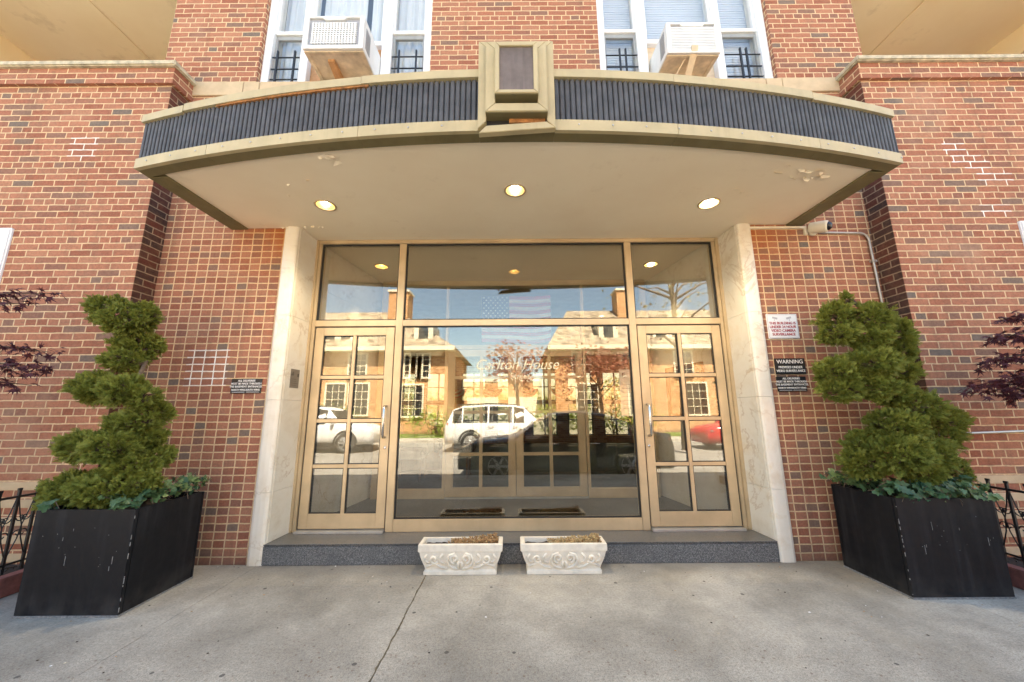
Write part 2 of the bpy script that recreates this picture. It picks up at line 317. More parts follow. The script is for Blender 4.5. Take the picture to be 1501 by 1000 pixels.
# ------------------------------------------------------------ mesh helpers (all shapes are given in metres in the world)
BASE = {}
class MB:
    def __init__(s): s.v = []; s.f = []; s.mi = []; s.mats = []; s.k = 0; s.tip = []
    def mat(s, name):
        if name not in s.mats: s.mats.append(name)
        s.k = s.mats.index(name); return s
    def add(s, vs, fs, tips=None):
        o = len(s.v); s.v += [Vector(v) for v in vs]; s.f += [tuple(i+o for i in f) for f in fs]; s.mi += [s.k]*len(fs)
        s.tip += tips if tips else [0.]*len(vs); return s
    def box(s, x0, x1, y0, y1, z0, z1):
        vs = [(x, y, z) for z in (z0, z1) for y in (y0, y1) for x in (x0, x1)]
        return s.add(vs, [(0, 2, 3, 1), (4, 5, 7, 6), (0, 1, 5, 4), (2, 6, 7, 3), (0, 4, 6, 2), (1, 3, 7, 5)])
    def prism(s, poly, z0, z1, axis='z', caps=True):
        n = len(poly)
        def P(a, b, t): return {'z': (a, b, t), 'y': (a, t, b), 'x': (t, a, b)}[axis]
        vs = [P(a, b, z0) for a, b in poly] + [P(a, b, z1) for a, b in poly]
        fs = [(i, (i+1) % n, (i+1) % n+n, i+n) for i in range(n)]
        if caps: fs += [tuple(range(n-1, -1, -1)), tuple(range(n, 2*n))]
        return s.add(vs, fs)
    def tube(s, pts, r, n=8, caps=True):
        pts = [Vector(p) for p in pts]; vs = []; fs = []; rs = r if isinstance(r, (list, tuple)) else [r]*len(pts)
        prev = None
        for i, p in enumerate(pts):
            d = (pts[min(i+1, len(pts)-1)] - pts[max(i-1, 0)]).normalized()
            a = prev if prev is not None else (Vector((0, 0, 1)) if abs(d.z) < .9 else Vector((1, 0, 0)))
            u = (a - d*a.dot(d)).normalized(); prev = u; w = d.cross(u)
            for k in range(n):
                t = 2*math.pi*k/n; vs.append(p + (u*math.cos(t)+w*math.sin(t))*rs[i])
        for i in range(len(pts)-1):
            for k in range(n): fs.append((i*n+k, i*n+(k+1) % n, (i+1)*n+(k+1) % n, (i+1)*n+k))
        if caps: fs += [tuple(range(n-1, -1, -1)), tuple(range((len(pts)-1)*n, len(pts)*n))]
        return s.add(vs, fs)
    def lathe(s, prof, c, n=28, axis=Vector((0, 0, 1)), caps=True):
        q = Vector((0, 0, 1)).rotation_difference(Vector(axis).normalized()); vs = []; fs = []
        for r, z in prof:
            for k in range(n):
                t = 2*math.pi*k/n; vs.append(Vector(c) + q @ Vector((r*math.cos(t), r*math.sin(t), z)))
        for i in range(len(prof)-1):
            for k in range(n): fs.append((i*n+k, i*n+(k+1) % n, (i+1)*n+(k+1) % n, (i+1)*n+k))
        if caps and prof[-1][0] > 1e-4: fs.append(tuple(range((len(prof)-1)*n, len(prof)*n)))
        if caps and prof[0][0] > 1e-4: fs.append(tuple(range(n-1, -1, -1)))
        return s.add(vs, fs)
    def move(s, mat):
        s.v = [mat @ v for v in s.v]; return s
    def build(s, name, mat=None, parent=None, bevel=0, smooth=False, recalc=True):
        if mat and not s.mats: s.mats = [mat]
        org = BASE[parent.name] if parent is not None else Vector((0, 0, 0))
        bm = bmesh.new(); vs = [bm.verts.new(v) for v in s.v]; bm.verts.ensure_lookup_table()
        for i, f in enumerate(s.f):
            try: fc = bm.faces.new([vs[j] for j in f]); fc.material_index = s.mi[i]
            except ValueError: pass
        has_tip = any(s.tip)
        if recalc: bmesh.ops.recalc_face_normals(bm, faces=bm.faces)
        if bevel:
            es = [e for e in bm.edges if len(e.link_faces) == 2 and e.calc_face_angle(0) > .6]
            bmesh.ops.bevel(bm, geom=es, offset=bevel, segments=2, affect='EDGES', clamp_overlap=True)
        uvl = bm.loops.layers.uv.new('UVMap')
        for f in bm.faces:
            nrm = f.normal
            if smooth: f.smooth = True
            for lp in f.loops:
                co = lp.vert.co
                if abs(nrm.z) > .75: uv = (co.x, co.y)
                elif abs(nrm.x) > abs(nrm.y): uv = (co.y, co.z)
                else: uv = (co.x, co.z)
                lp[uvl].uv = (uv[0]+40, uv[1]+39*.068*6+.068*5.05)
        for v in bm.verts: v.co -= org
        me = bpy.data.meshes.new(name); bm.to_mesh(me); bm.free()
        if has_tip and len(me.vertices) == len(s.tip):
            at = me.attributes.new('tip', 'FLOAT', 'POINT'); at.data.foreach_set('value', s.tip)
        for m_ in s.mats: me.materials.append(M[m_])
        o = bpy.data.objects.new(name, me); COL.objects.link(o)
        if parent is not None: o.parent = parent
        BASE[o.name] = org.copy() if parent is not None else Vector((0, 0, 0))
        return o
def tag(o, label, cat, group=None):
    o['label'] = label; o['category'] = cat
    if group: o['group'] = group
    return o
def thing(name, label, cat, loc=(0, 0, 0), group=None):
    o = bpy.data.objects.new(name, None); COL.objects.link(o); o.location = loc; o.empty_display_size = .2
    BASE[o.name] = Vector(loc); return tag(o, label, cat, group)
def struct(mb, name, mat, kind='structure', **k):
    o = mb.build(name, mat, **k); o['kind'] = kind; return o
def B(name, mat, parent, *dims, bevel=0):
    m = MB()
    for d in dims: m.box(*d)
    return m.build(name, mat, parent, bevel=bevel)
def text(name, body, mat, parent, x, y, z, size, align='CENTER', extr=.0012, shear=0, sx=1, ry=0, bold=0):
    cu = bpy.data.curves.new(name, 'FONT'); cu.body = body; cu.size = size; cu.align_x = align; cu.align_y = 'CENTER'; cu.extrude = extr; cu.shear = shear; cu.offset = bold
    o = bpy.data.objects.new(name, cu); COL.objects.link(o)
    dg = bpy.context.evaluated_depsgraph_get(); dg.update()
    me = bpy.data.meshes.new_from_object(o.evaluated_get(dg)); bpy.data.objects.remove(o); bpy.data.curves.remove(cu)
    me.materials.clear(); me.materials.append(M[mat])
    org = BASE[parent.name]
    for v in me.vertices:
        a, b, c = v.co; a *= sx
        v.co = Vector((x+a*math.cos(ry), y-c+a*math.sin(ry), z+b)) - org
    ob = bpy.data.objects.new(name, me); COL.objects.link(ob); ob.parent = parent; BASE[ob.name] = org.copy(); return ob
def copy_tree(o, loc=None, parent=None, label=None):
    c = o.copy(); COL.objects.link(c); BASE[c.name] = BASE[o.name].copy()
    if parent is not None: c.parent = parent
    if loc is not None: c.location = loc; BASE[c.name] = Vector(loc)
    if label: c['label'] = label
    for ch in [x for x in bpy.data.objects if x.parent == o]: copy_tree(ch, None, c)
    return c
def sheet_with_holes(outline, holes, z):
    bm = bmesh.new(); edges = []
    for loop in [outline]+holes:
        vs = [bm.verts.new((x, y, z)) for x, y in loop]
        edges += [bm.edges.new((vs[i], vs[(i+1) % len(vs)])) for i in range(len(vs))]
    bmesh.ops.triangle_fill(bm, use_beauty=True, edges=edges)
    bm.verts.index_update(); m = MB(); m.add([v.co.copy() for v in bm.verts], [tuple(v.index for v in f.verts) for f in bm.faces]); bm.free(); return m
def circle(cx, cy_, r, n=28): return [(cx+r*math.cos(2*math.pi*i/n), cy_+r*math.sin(2*math.pi*i/n)) for i in range(n)]

# ------------------------------------------------------------ ground
m = MB(); m.box(-400, 400, -400, 400, -.60, -.19); struct(m, 'street', 'asphalt')
m = MB()                                                             # pavement flags with open joints between them
xs = [-14, -11.2, -8.0, -5.2, -2.22, -.712, 3.1, 5.2, 8, 11, 14]
ys = [-3.62, -1.62, -.41, -.005]
for i in range(len(xs)-1):
    for j in range(3):
        gx = .005 if xs[i+1] == -.712 or xs[i] == -.712 else .0012
        x0 = xs[i]+gx*.5; x1 = xs[i+1]-gx*.5
        m.box(x0, x1, ys[j]+.0006, ys[j+1]-(.0006 if j < 2 else 0), -.12, 0)
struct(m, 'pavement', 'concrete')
struct(MB().box(-14, 14, -3.62, .3, -.3, -.125), 'pavement_base', 'trim_joint')
struct(MB().box(-14, 14, -3.80, -3.62, -.3, -.004), 'kerb', 'kerb', bevel=.015)
struct(MB().box(-60, 60, -11.95, -11.78, -.3, -.05), 'far_kerb', 'kerb', bevel=.015)
struct(MB().box(-60, 60, -15.0, -11.95, -.3, -.06), 'far_pavement', 'concrete')
struct(MB().box(-60, 60, -40, -15.0, -.3, -.04), 'front_lawn', 'spring_green')

m = MB(); rnd = random.Random(5); y = -.055; x = -.718; L = []; Rr = []
while y > -3.6:
    w = rnd.uniform(.002, .0055); x = -.712+(x+.712)*.8+rnd.gauss(0, .0035); L.append((x-w, y, .0012)); Rr.append((x+w, y, .0012)); y -= rnd.uniform(.012, .035)
m.add(L+Rr, [(i, i+1, len(L)+i+1, len(L)+i) for i in range(len(L)-1)]); struct(m, 'pavement_crack', 'trim_joint')
m = MB(); rnd = random.Random(77)
for i in range(150):                                                 # grit and leaf crumbs, thicker along the step and the walls
    x = rnd.uniform(-3.6, 3.7); y = -.04-abs(rnd.gauss(0, .25)) if i < 70 else rnd.uniform(-1.5, -.2); r = rnd.uniform(.003, .008)
    if abs(x-.0) < .8 and y > -.26: continue
    pts = [(x+r*rnd.uniform(.5, 1.6)*math.cos(a), y+r*rnd.uniform(.5, 1.2)*math.sin(a), .001+.002*rnd.random()) for a in (0, 1.2, 2.5, 3.9, 5.2)]
    m.mat(rnd.choice(('soil', 'soil', 'dry_moss', 'coping_stone', 'sign_white'))).add(pts+[(x, y, .005)], [(0, 1, 5), (1, 2, 5), (2, 3, 5), (3, 4, 5), (4, 0, 5)])
struct(m, 'litter', None, 'stuff')
# ------------------------------------------------------------ the apartment building
bld = thing('apartment_building', 'red brick apartment building with stone band, set back entrance and covered porches above', 'building')
XL, XR, PL, PR = -2.32, 2.455, -3.57, 3.70          # doorway edges, pier inner edges
ML, MR = -3.93, 4.02                                # upper middle block
TOP = 8.9  # unseen height, set by where the building's shadow ends in the street
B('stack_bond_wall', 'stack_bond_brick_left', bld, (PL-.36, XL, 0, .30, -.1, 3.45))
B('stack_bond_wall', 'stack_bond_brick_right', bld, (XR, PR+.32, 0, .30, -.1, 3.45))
B('wall', 'common_bond_brick', bld, (ML, XL, 0, .3, 3.45, 4.77), (XL, XR, 0, .3, 3.20, 4.77), (XR, MR, 0, .3, 3.45, 4.77))
B('stone_band', 'limestone', bld, *[(a+.002, b-.002, -.018, .3, 4.77, 4.945) for a, b in ((PL, -2.98), (-2.98, -2.80), (-2.8, -1.6), (-1.6, -.4), (-.4, .8), (.8, 1.9), (1.9, 2.86), (2.86, 3.04), (3.04, PR))], bevel=.004)
WL, WR = (-2.86, -.91), (1.02, 3.01)
B('upper_wall', 'common_bond_brick', bld, (ML, WL[0], 0, .3, 4.945, 6.8), (WL[1], WR[0], 0, .3, 4.945, 6.8), (WR[1], MR, 0, .3, 4.945, 6.8), (ML, MR, 0, .3, 6.8, TOP))
# brick piers with banded foot, corbel and coping
def pier(s, x_in, x_out, wx):
    # s=-1 left, +1 right; wx = window opening (near, far)
    X = lambda a, b: (min(a, b), max(a, b))
    def bx(a, b, *r): p, q = X(a, b); return (p, q)+r
    B('brick_pier', 'common_bond_brick', bld, bx(x_in, wx[0], -.21, .3, 0, 4.70), bx(wx[0], wx[1], -.21, .3, 3.08, 4.70), bx(wx[0], wx[1], -.21, .3, 0, 1.15), bx(wx[1], x_out, -.21, .3, 0, 4.7))
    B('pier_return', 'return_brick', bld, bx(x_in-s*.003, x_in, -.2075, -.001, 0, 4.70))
    B('corbel', 'common_bond_brick', bld, bx(x_in-s*.035, x_out, -.245, .0-.001, 4.70, 4.885))
    B('coping', 'coping_stone', bld, bx(x_in-s*.065, x_out, -.285, -.002, 4.885, 4.95), bx(x_in+s*.3, x_out, -.0021, .3, 4.885, 4.948), bevel=.012)
    for z in (.67, .53, .39, .25, .11):
        B('stone_course', 'limestone', bld, bx(x_in-s*.004+s*.25, x_out, -.217, -.1, z, z+.066), bevel=.004)
    w = B('pier_window', 'white_paint', bld, bx(wx[0], wx[0]+s*.17, -.235, .05, 1.15, 3.08), bx(wx[0]+s*.17, wx[1]-s*.17, -.235, .05, 2.9, 3.08), bx(wx[1]-s*.17, wx[1], -.235, .05, 1.15, 3.08), bx(wx[0]+s*.17, wx[1]-s*.17, -.25, .05, 1.15, 1.27), bevel=.012)
    B('pane', 'window_glass', w, bx(wx[0]+s*.17, wx[1]-s*.17, -.05, -.04, 1.27, 2.9))
    B('blind', 'blind', w, bx(wx[0]+s*.1, wx[1]-s*.1, .1, .12, 1.2, 3.0))
    # porch above: floor, ceiling, side beam and end wall
    mx = ML if s < 0 else MR
    B('porch_floor', 'limestone', bld, bx(mx, x_out, .30, 2.6, 4.5, 4.70))
    B('porch_ceiling', 'porch_plaster', bld, bx(mx, x_out, 0, 2.6, 7.2, 7.5))
    xb = s*8.05
    B('ceiling_batten', 'porch_plaster', bld, bx(s*6.1, s*6.18, .02, 2.59, 7.185, 7.199))
    B('porch_beam', 'porch_plaster', bld, bx(xb, xb+s*.38, 0, 2.599, 6.78, 7.199))
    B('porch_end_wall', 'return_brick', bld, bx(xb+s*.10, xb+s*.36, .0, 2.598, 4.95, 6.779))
    B('upper_side_wall', 'common_bond_brick', bld, bx(mx, x_out, 0, .3, 7.5, TOP))
    B('porch_back_wall', 'common_bond_brick', bld, bx(mx, x_out, 2.6, 2.9, 3.4, TOP))
    B('ground_wall', 'common_bond_brick', bld, bx(s*12, s*12.3, .3, 9.9, 0, TOP))
pier(-1, PL, -12.3, (-4.83, -6.4)); pier(1, PR, 12.3, (4.92, 6.5))
B('roof', 'brown_slate', bld, (-12.3, 12.3, 0, 9.9, TOP, TOP+.4))  # unseen slab, put in to keep the sun off the front

# upper windows: white frames, sash, sheer curtain or blind, guard bars
def upper_window(x0, x1, mulls, blind):
    w = B('window', 'window_white', bld, (x0, x0+.085, .05, .22, 4.95, 6.8), (x1-.09, x1, .05, .22, 4.95, 6.8),
          (x0+.085, x1-.09, .05, .22, 6.72, 6.8), *[(a, b, .06, .22, 4.95, 6.72) for a, b in mulls], bevel=.006)
    e = [x0+.085, mulls[0][0], mulls[0][1], mulls[1][0], mulls[1][1], x1-.09]
    for i in range(3):
        a, b = e[2*i], e[2*i+1]
        if i != 1:
            B('sash', 'window_white', w, (a, b, .08, .15, 5.70, 5.745), (a, a+.02, .09, .15, 5.745, 6.7), (b-.02, b, .09, .15, 5.745, 6.7), bevel=.004)
            B('screen_frame', 'screen_grey', w, (a, a+.03, .10, .13, 4.95, 5.70), (b-.03, b, .10, .13, 4.95, 5.70), (a+.03, b-.03, .10, .13, 5.64, 5.70), (a+.03, b-.03, .10, .13, 4.95, 4.985), bevel=.003)
            B('pane', 'window_glass', w, (a+.02, b-.02, .135, .141, 4.98, 6.72))
            gm = MB(); zt = 5.45
            for z in (5.06, 5.20, 5.36): gm.tube([(a+.01, .07, z), (b-.01, .07, z)], .008, 6)
            c = (a+b)/2
            for dx in ((-.10, .10) if not blind else (-.02, .05)): gm.box(c+dx-.009, c+dx+.009, .06, .08, 4.95, zt)
            gm.build('guard_bars', 'black_iron', w)
        else:
            B('sash', 'window_white', w, (a, b, .08, .15, 5.54, 5.60), (a, a+.025, .09, .15, 5.60, 6.7), (b-.025, b, .09, .15, 5.60, 6.7), bevel=.004)
            B('pane', 'window_glass', w, (a+.025, b-.025, .12, .126, 5.60, 6.72))
            B('filler_panel', 'raw_wood' if not blind else 'pale_wood', w, (a+.002, b-.002, .14, .16, 4.95, 5.54))
    if blind:
        bm_ = MB(); z = 4.97
        while z < 6.75: bm_.box(x0+.06, x1-.06, .235, .255, z, z+.028); z += .036
        bm_.build('blind', 'blind', w)
    else:
        vs = []; n = 150
        for i in range(n+1):
            x = x0+.05+(x1-x0-.1)*i/n
            y = .26+.018*math.sin(i*.9)+.012*math.sin(i*.37+1)
            vs += [(x, y, 4.96), (x, y, 6.8)]
        sel = [(2*i, 2*i+2, 2*i+3, 2*i+1) for i in range(n) if not (28 < i < 40 or 82 < i < 88)]
        MB().add(vs, sel).build('curtain', 'curtain', w, smooth=True)
    B('room_back', 'room_dark', w, (x0-.1, x1+.1, 1.6, 1.65, 4.8, 7.0), (x0-.1, x1+.1, .32, 1.6, 4.7, 4.8), (x0-.1, x1+.1, .32, 1.6, 7.0, 7.1))
upper_window(WL[0], WL[1], ((-2.44, -2.35), (-1.50, -1.385)), False)
upper_window(WR[0], WR[1], ((1.49, 1.60), (2.40, 2.49)), True)

# marble door surround: rounded nosing and reveal, in stacked slabs
def surround(s, xo, name='marble_surround'):
    m = MB(); n = []
    w = .145
    for i in range(9):                                            # bullnose section
        t = math.pi*i/8
        n.append((xo - s*(w/2 - w/2*math.copysign(abs(math.cos(t))**.6, math.cos(t))), -.003-.034*math.sin(t)**.6))
    sec = [(xo, .12)]+n+[(xo-s*(w-.002), .12)]
    sec2 = [(xo-s*(w+.001), .0), (xo-s*.150, -.001), (xo-s*.172, .285), (xo-s*.06, .285), (xo-s*.06, .0)]
    for z0, z1 in ((0.0, .60), (.60, 1.42), (1.42, 2.24), (2.24, 3.176)):
        m.prism(sec, z0+.0012, z1-.0012); m.prism(sec2, max(z0, .171)+.0012, z1-.0012)
    return m.build(name, 'marble', bld, smooth=False)
surround(-1, XL); surround(1, XR)
# entrance step
st = MB(); st.mat('step_face').box(-2.19, 2.31, -.03, .0, 0, .158); st.mat('step_top').box(-2.19, 2.31, -.034, .40, .158, .17); st.build('entrance_step', None, bld, bevel=.006)

# ------------------------------------------------------------ vestibule and lobby (rooms seen through the glass)
B('vestibule_floor', 'vestibule_floor', bld, (-2.6, 2.7, .4, 1.66, .1, .17))
B('lobby_floor', 'lobby_floor', bld, (-5, 5.2, 1.66, 9.9, .1, .169))
VFILL = [(-1.709, 1.041), (1.827, 1.031)]  # added fill lights, placed over the canopy lamps' mirror images
m = sheet_with_holes([(-2.5, .10), (2.6, .10), (2.6, 1.95), (-2.5, 1.95)], [circle(x, y, .078) for x, y in VFILL], 3.178)
m.build('vestibule_ceiling', 'soffit_paint', bld)
m = MB(); 
for z0, z1 in ((.17, 1.42), (1.42, 2.66), (2.66, 3.178)): m.prism([(-2.16, .33), (-1.88, 1.9), (-2.2, 1.9), (-2.45, .33)], z0+.001, z1-.001)
m.build('vestibule_wall', 'marble', bld)
m = MB()
for z0, z1 in ((.17, 1.42), (1.42, 2.66), (2.66, 3.178)): m.prism([(2.25, .33), (2.5, .33), (2.3, 1.9), (1.96, 1.9)], z0+.001, z1-.001)
m.build('vestibule_wall', 'marble', bld)
B('lobby_ceiling', 'lobby_plaster', bld, (-5.2, 5.4, 1.95, 9.9, 3.2, 3.4))
B('lobby_wall', 'lobby_wall', bld, (-5.2, -5.0, 1.7, 9.9, .1, 3.2)); B('lobby_wall', 'lobby_wall', bld, (5.2, 5.4, 1.7, 9.9, .1, 3.2))
B('lobby_front_wall', 'lobby_plaster', bld, (-5, -1.9, 1.70, 1.9, .17, 3.2)); B('lobby_front_wall', 'lobby_plaster', bld, (1.98, 5.2, 1.70, 1.9, .17, 3.2))
WN = [-3.9+1.26*i for i in range(7)]
bw = MB(); e = -5.0
for x in WN: bw.box(e, x-.44, 9.6, 9.9, .1, 3.2); e = x+.44
bw.box(e, 5.2, 9.6, 9.9, .1, 3.2); bw.box(-5, 5.2, 9.6, 9.9, 3.2, 3.4)
for x in WN: bw.box(x-.44, x+.44, 9.6, 9.9, .1, .42); bw.box(x-.44, x+.44, 9.6, 9.9, 2.62, 3.2); bw.box(x-.44, x+.44, 9.6, 9.9, 1.50, 1.62)
bw.build('lobby_back_wall', 'sunny_brick', bld)
B('back_upper_wall', 'common_bond_brick', bld, (-12.3, 12.3, 9.6, 9.9, 3.4, TOP), (-12.3, -5.0, 9.6, 9.9, 0, 3.4), (5.2, 12.3, 9.6, 9.9, 0, 3.4))
for x in WN:
    f = MB()
    for z0, z1 in ((.42, 1.50), (1.62, 2.62)):
        f.box(x-.44, x-.40, 9.66, 9.74, z0, z1); f.box(x+.40, x+.44, 9.66, 9.74, z0, z1); f.box(x-.02, x+.02, 9.66, 9.74, z0, z1)
        f.box(x-.4, x+.4, 9.67, 9.73, (z0+z1)/2-.018, (z0+z1)/2+.018); f.box(x-.4, x+.4, 9.66, 9.74, z0, z0+.04)
    wf = f.build('lobby_window', 'rubber_gasket', bld)
    B('pane', 'lobby_glass', wf, (x-.4, x+.4, 9.695, 9.70, .46, 1.50), (x-.4, x+.4, 9.695, 9.70, 1.66, 2.62))
struct(MB().box(-30, 30, 9.9, 60, -.3, -.02), 'courtyard_ground', 'concrete')

# ------------------------------------------------------------ recessed lights
def downlight(parent, x, y, z, r, glow, watts, eyeball=False, cone=125):
    ring = MB().lathe([(r*1.0, .0), (r*1.22, -.001), (r*1.24, -.006), (r*1.05, -.009), (r*.98, -.002), (r*.98, .002)], (x, y, z), 30, caps=False)
    d = ring.build('downlight', 'bronze_metal', parent, smooth=True)
    MB().lathe([(r*.99, 0), (r*.92, .05), (r*.78, .075)], (x, y, z), 30, caps=False).build('reflector', 'reflector_gold', d, smooth=True)
    if eyeball: pr = [(.0, -.028), (r*.28, -.024), (r*.5, -.008), (r*.58, .02), (r*.5, .05)]
    else: pr = [(.0, .034), (r*.22, .037), (r*.42, .048), (r*.48, .07)]
    MB().lathe(pr[::-1], (x, y, z), 24).build('bulb', glow, d, smooth=True)
    ld = bpy.data.lights.new('lamp', 'SPOT'); ld.energy = watts; ld.color = (1, .80, .52); ld.spot_size = R(cone); ld.spot_blend = 1; ld.shadow_soft_size = .05
    lo = bpy.data.objects.new('lamp', ld); COL.objects.link(lo); lo.parent = d; lo.location = Vector((x, y, z-.04))-BASE[d.name]

for x, y in VFILL: downlight(bld, x, y, 3.178, .078, 'vestibule_fill', 18, False, 66)  # added pair, only there to brighten the vestibule
# ------------------------------------------------------------ entrance canopy
can = thing('entrance_canopy', 'curved entrance canopy with fluted navy fascia, olive metal trim and cream soffit', 'canopy', (.06, 0, 3.17))
AX, AR, AY = .06, 12.2, -1.345
def arcY(x, off=0):                      # front curve of the canopy, offset inwards by off
    r = AR-off; return AY + AR - math.sqrt(r*r-(x-AX)**2)
EL, ER = -2.905, 3.025
def curve(x0, x1, off, n=48): return [(x0+(x1-x0)*i/n, arcY(x0+(x1-x0)*i/n, off)) for i in range(n+1)]
CAN = [(-1.709, -.421), (.036, -.634), (1.827, -.411)]
inl, inr = EL+.15, ER-.15
soff = [(x, y) for x, y in curve(inl, inr, .10)]
m = sheet_with_holes(soff+[(2.90, -.001), (2.90, .099), (-2.72, .099), (-2.72, -.001)], [circle(x, y, .080) for x, y in CAN], 3.176)
m.build('soffit', 'soffit_paint', can)
def band(x0, x1, offa, offb, z0, z1, n=48):
    a = curve(x0, x1, offa, n); b = curve(x0, x1, offb, n); m = MB()
    vs = []; fs = []
    for (p, q) in zip(a, b): vs += [(*p, z0), (*p, z1), (*q, z1), (*q, z0)]
    for i in range(n):
        o = 4*i
        for k in range(4): fs.append((o+k, o+(k+1) % 4, o+4+(k+1) % 4, o+4+k))
    fs += [(3, 2, 1, 0), (4*n, 4*n+1, 4*n+2, 4*n+3)]
    return m.add(vs, fs)
# bottom trim (front flange and lip under the soffit) in lengths with joints, side lips
for a, b in ((EL, -2.23), (-2.23, -1.05), (-1.05, -.215), (.30, 1.15), (1.15, 2.25), (2.25, ER)):
    band(a+.0015, b-.0015, 0, .03, 3.160, 3.242, 14).build('bottom_trim', 'canopy_trim', can)
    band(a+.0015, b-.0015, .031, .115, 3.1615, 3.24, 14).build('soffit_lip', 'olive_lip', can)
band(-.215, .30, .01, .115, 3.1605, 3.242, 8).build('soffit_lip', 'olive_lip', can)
for s, x in ((-1, EL), (1, ER)):
    y0 = arcY(x, 0)+.116
    xe = x - s*.155
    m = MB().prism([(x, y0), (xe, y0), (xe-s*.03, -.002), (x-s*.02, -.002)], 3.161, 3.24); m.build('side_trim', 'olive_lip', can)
    B('side_fascia', 'fluted_metal', can, (min(x-s*.03, x-s*.05), max(x-s*.03, x-s*.05), arcY(x)+.10, -.02, 3.24, 3.57))
    m = MB().prism([(x+s*.0, arcY(x)+.02), (x-s*.12, arcY(x)+.02), (x-s*.12, -.02), (x, -.02)], 3.571, 3.628); m.build('side_top_trim', 'canopy_trim', can)
for a, b, dz in ((EL, -2.50, -.012), (-2.495, -1.05, 0), (-1.05, -.215, .004), (.30, 1.15, .002), (1.15, 2.25, 0), (2.25, ER, -.008)):
    band(a+.001, b-.001, -.012, .115, 3.57+dz, 3.632+dz, 14).build('top_trim', 'canopy_trim', can)
def fluted(x0, x1, name='fluted_fascia'):
    m = MB(); x = x0; vs = []; fs = []
    prof = []
    p = .0375
    while x < x1-.005:
        for dx, o in ((0, .030), (.004, .012), (.009, .008), (.026, .008), (.031, .012), (.035, .030)):
            prof.append((min(x+dx*p/.0375, x1), o))
        x += p
    for (xx, o) in prof:
        y = arcY(xx, 0)+o*.9
        vs += [(xx, y, 3.2425), (xx, y, 3.5695)]
    fs = [(2*i, 2*i+2, 2*i+3, 2*i+1) for i in range(len(prof)-1)]
    m.add(vs, fs); return m.build(name, 'fluted_metal', can)
fluted(EL+.012, -.216); fluted(.302, ER-.012)
m = band(-2.2, -1.0, -.004, .02, 3.556, 3.5698, 12); m.build('rust_strip', 'rusty_steel', can)
B('backing', 'trim_joint', can, (EL+.2, ER-.2, -.9, -.02, 3.25, 3.57))
m = MB(); m.prism(curve(EL+.05, ER-.05, .02)+[(ER-.05, -.002), (EL+.05, -.002)], 3.58, 3.625); m.build('canopy_roof', 'brown_slate', can)
# screws along the bottom trim
m = MB()
for i in range(26):
    x = EL+.12+i*.232
    if -.25 < x < .34: continue
    y = arcY(x); m.lathe([(.0065, .0), (.0065, .004), (.002, .006)], (x, y, 3.205), 8, (0, -1, 0))
m.build('screw', 'galvanised', can)['kind'] = 'stuff'
# stepped nameplate box in the middle
ex = .041; y0 = arcY(ex)
nb = MB().box(ex-.19, ex+.19, y0+.0, y0+.115, 3.243, 3.80).build('nameplate_box', 'canopy_trim', can)
def frame(w, z0, z1, t, ya, yb, name, drop=0):
    m = MB(); xa, xb = ex-w, ex+w
    for pts in (((xa, z0), (xa+t, z0+t), (xa+t, z1-t), (xa, z1)), ((xb, z0), (xb, z1), (xb-t, z1-t), (xb-t, z0+t)), ((xa, z1), (xa+t, z1-t), (xb-t, z1-t), (xb, z1))):
        m.prism([(a, b) for a, b in pts], yb, ya, 'y')
    o = m.build(name, 'canopy_trim', nb, bevel=.003)
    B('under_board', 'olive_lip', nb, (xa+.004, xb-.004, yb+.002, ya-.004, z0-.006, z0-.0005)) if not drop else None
    q = MB().prism([(xa+.002, z0), (xb-.002, z0), (xb-t-.002, z0+t-.004), (xa+t+.002, z0+t-.004)], yb-.004, ya, 'y')
    if drop:
        q.move(Matrix.Translation((xb, 0, z0+.02)) @ Matrix.Rotation(drop, 4, 'Y') @ Matrix.Translation((-xb, 0, -z0-.02)))
    q.build('sill_board', 'canopy_trim', nb, bevel=.003)
    return o
frame(.257, 3.135, 3.825, .055, y0-.004, y0-.045, 'outer_frame', R(-4.2))
frame(.205, 3.225, 3.775, .065, y0-.008, y0-.085, 'middle_frame')
frame(.142, 3.325, 3.725, .030, y0-.012, y0-.125, 'inner_frame')
B('blank_nameplate', 'nameplate_metal', nb, (ex-.114, ex+.114, y0-.112, y0-.01, 3.353, 3.697))
B('dark_gap', 'rubber_gasket', nb, (ex-.20, ex+.20, y0-.012, y0-.003, 3.165, 3.225)); B('rusty_bracket', 'rusty_steel', nb, (ex-.05, ex+.19, y0-.030, y0-.013, 3.19, 3.222))
for x, y in CAN: downlight(can, x, y, 3.176, .078, 'bulb_glow', 14, x > 1)
# peeling paint on the soffit
def flakes(cx, cy_, n, sx, sy, big=.05):
    m = MB()
    for i in range(n):
        x, y = cx+random.gauss(0, sx), cy_+random.gauss(0, sy); a = random.uniform(0, 6.28); r = random.uniform(.3, 1)*big
        pts = []
        for k in range(7):
            t = a+k*.9; rr = r*random.uniform(.5, 1.1); lift = -.002-.016*max(0, math.cos(t-a))*random.uniform(.4, 1.3)
            pts.append((x+rr*math.cos(t)*1.6, y+rr*math.sin(t)*.7, 3.175+lift))
        m.add(pts, [tuple(range(7))])
    m.build('peeling_paint', 'peeled_paint', can, recalc=False)['kind'] = 'stuff'
flakes(2.45, -.82, 17, .15, .05, .034); flakes(-1.34, -1.06, 5, .06, .02, .05); flakes(-1.9, -.75, 4, .22, .06, .02); flakes(1.95, -.6, 3, .10, .05, .024); flakes(-2.2, -.03, 10, .2, .01, .02)

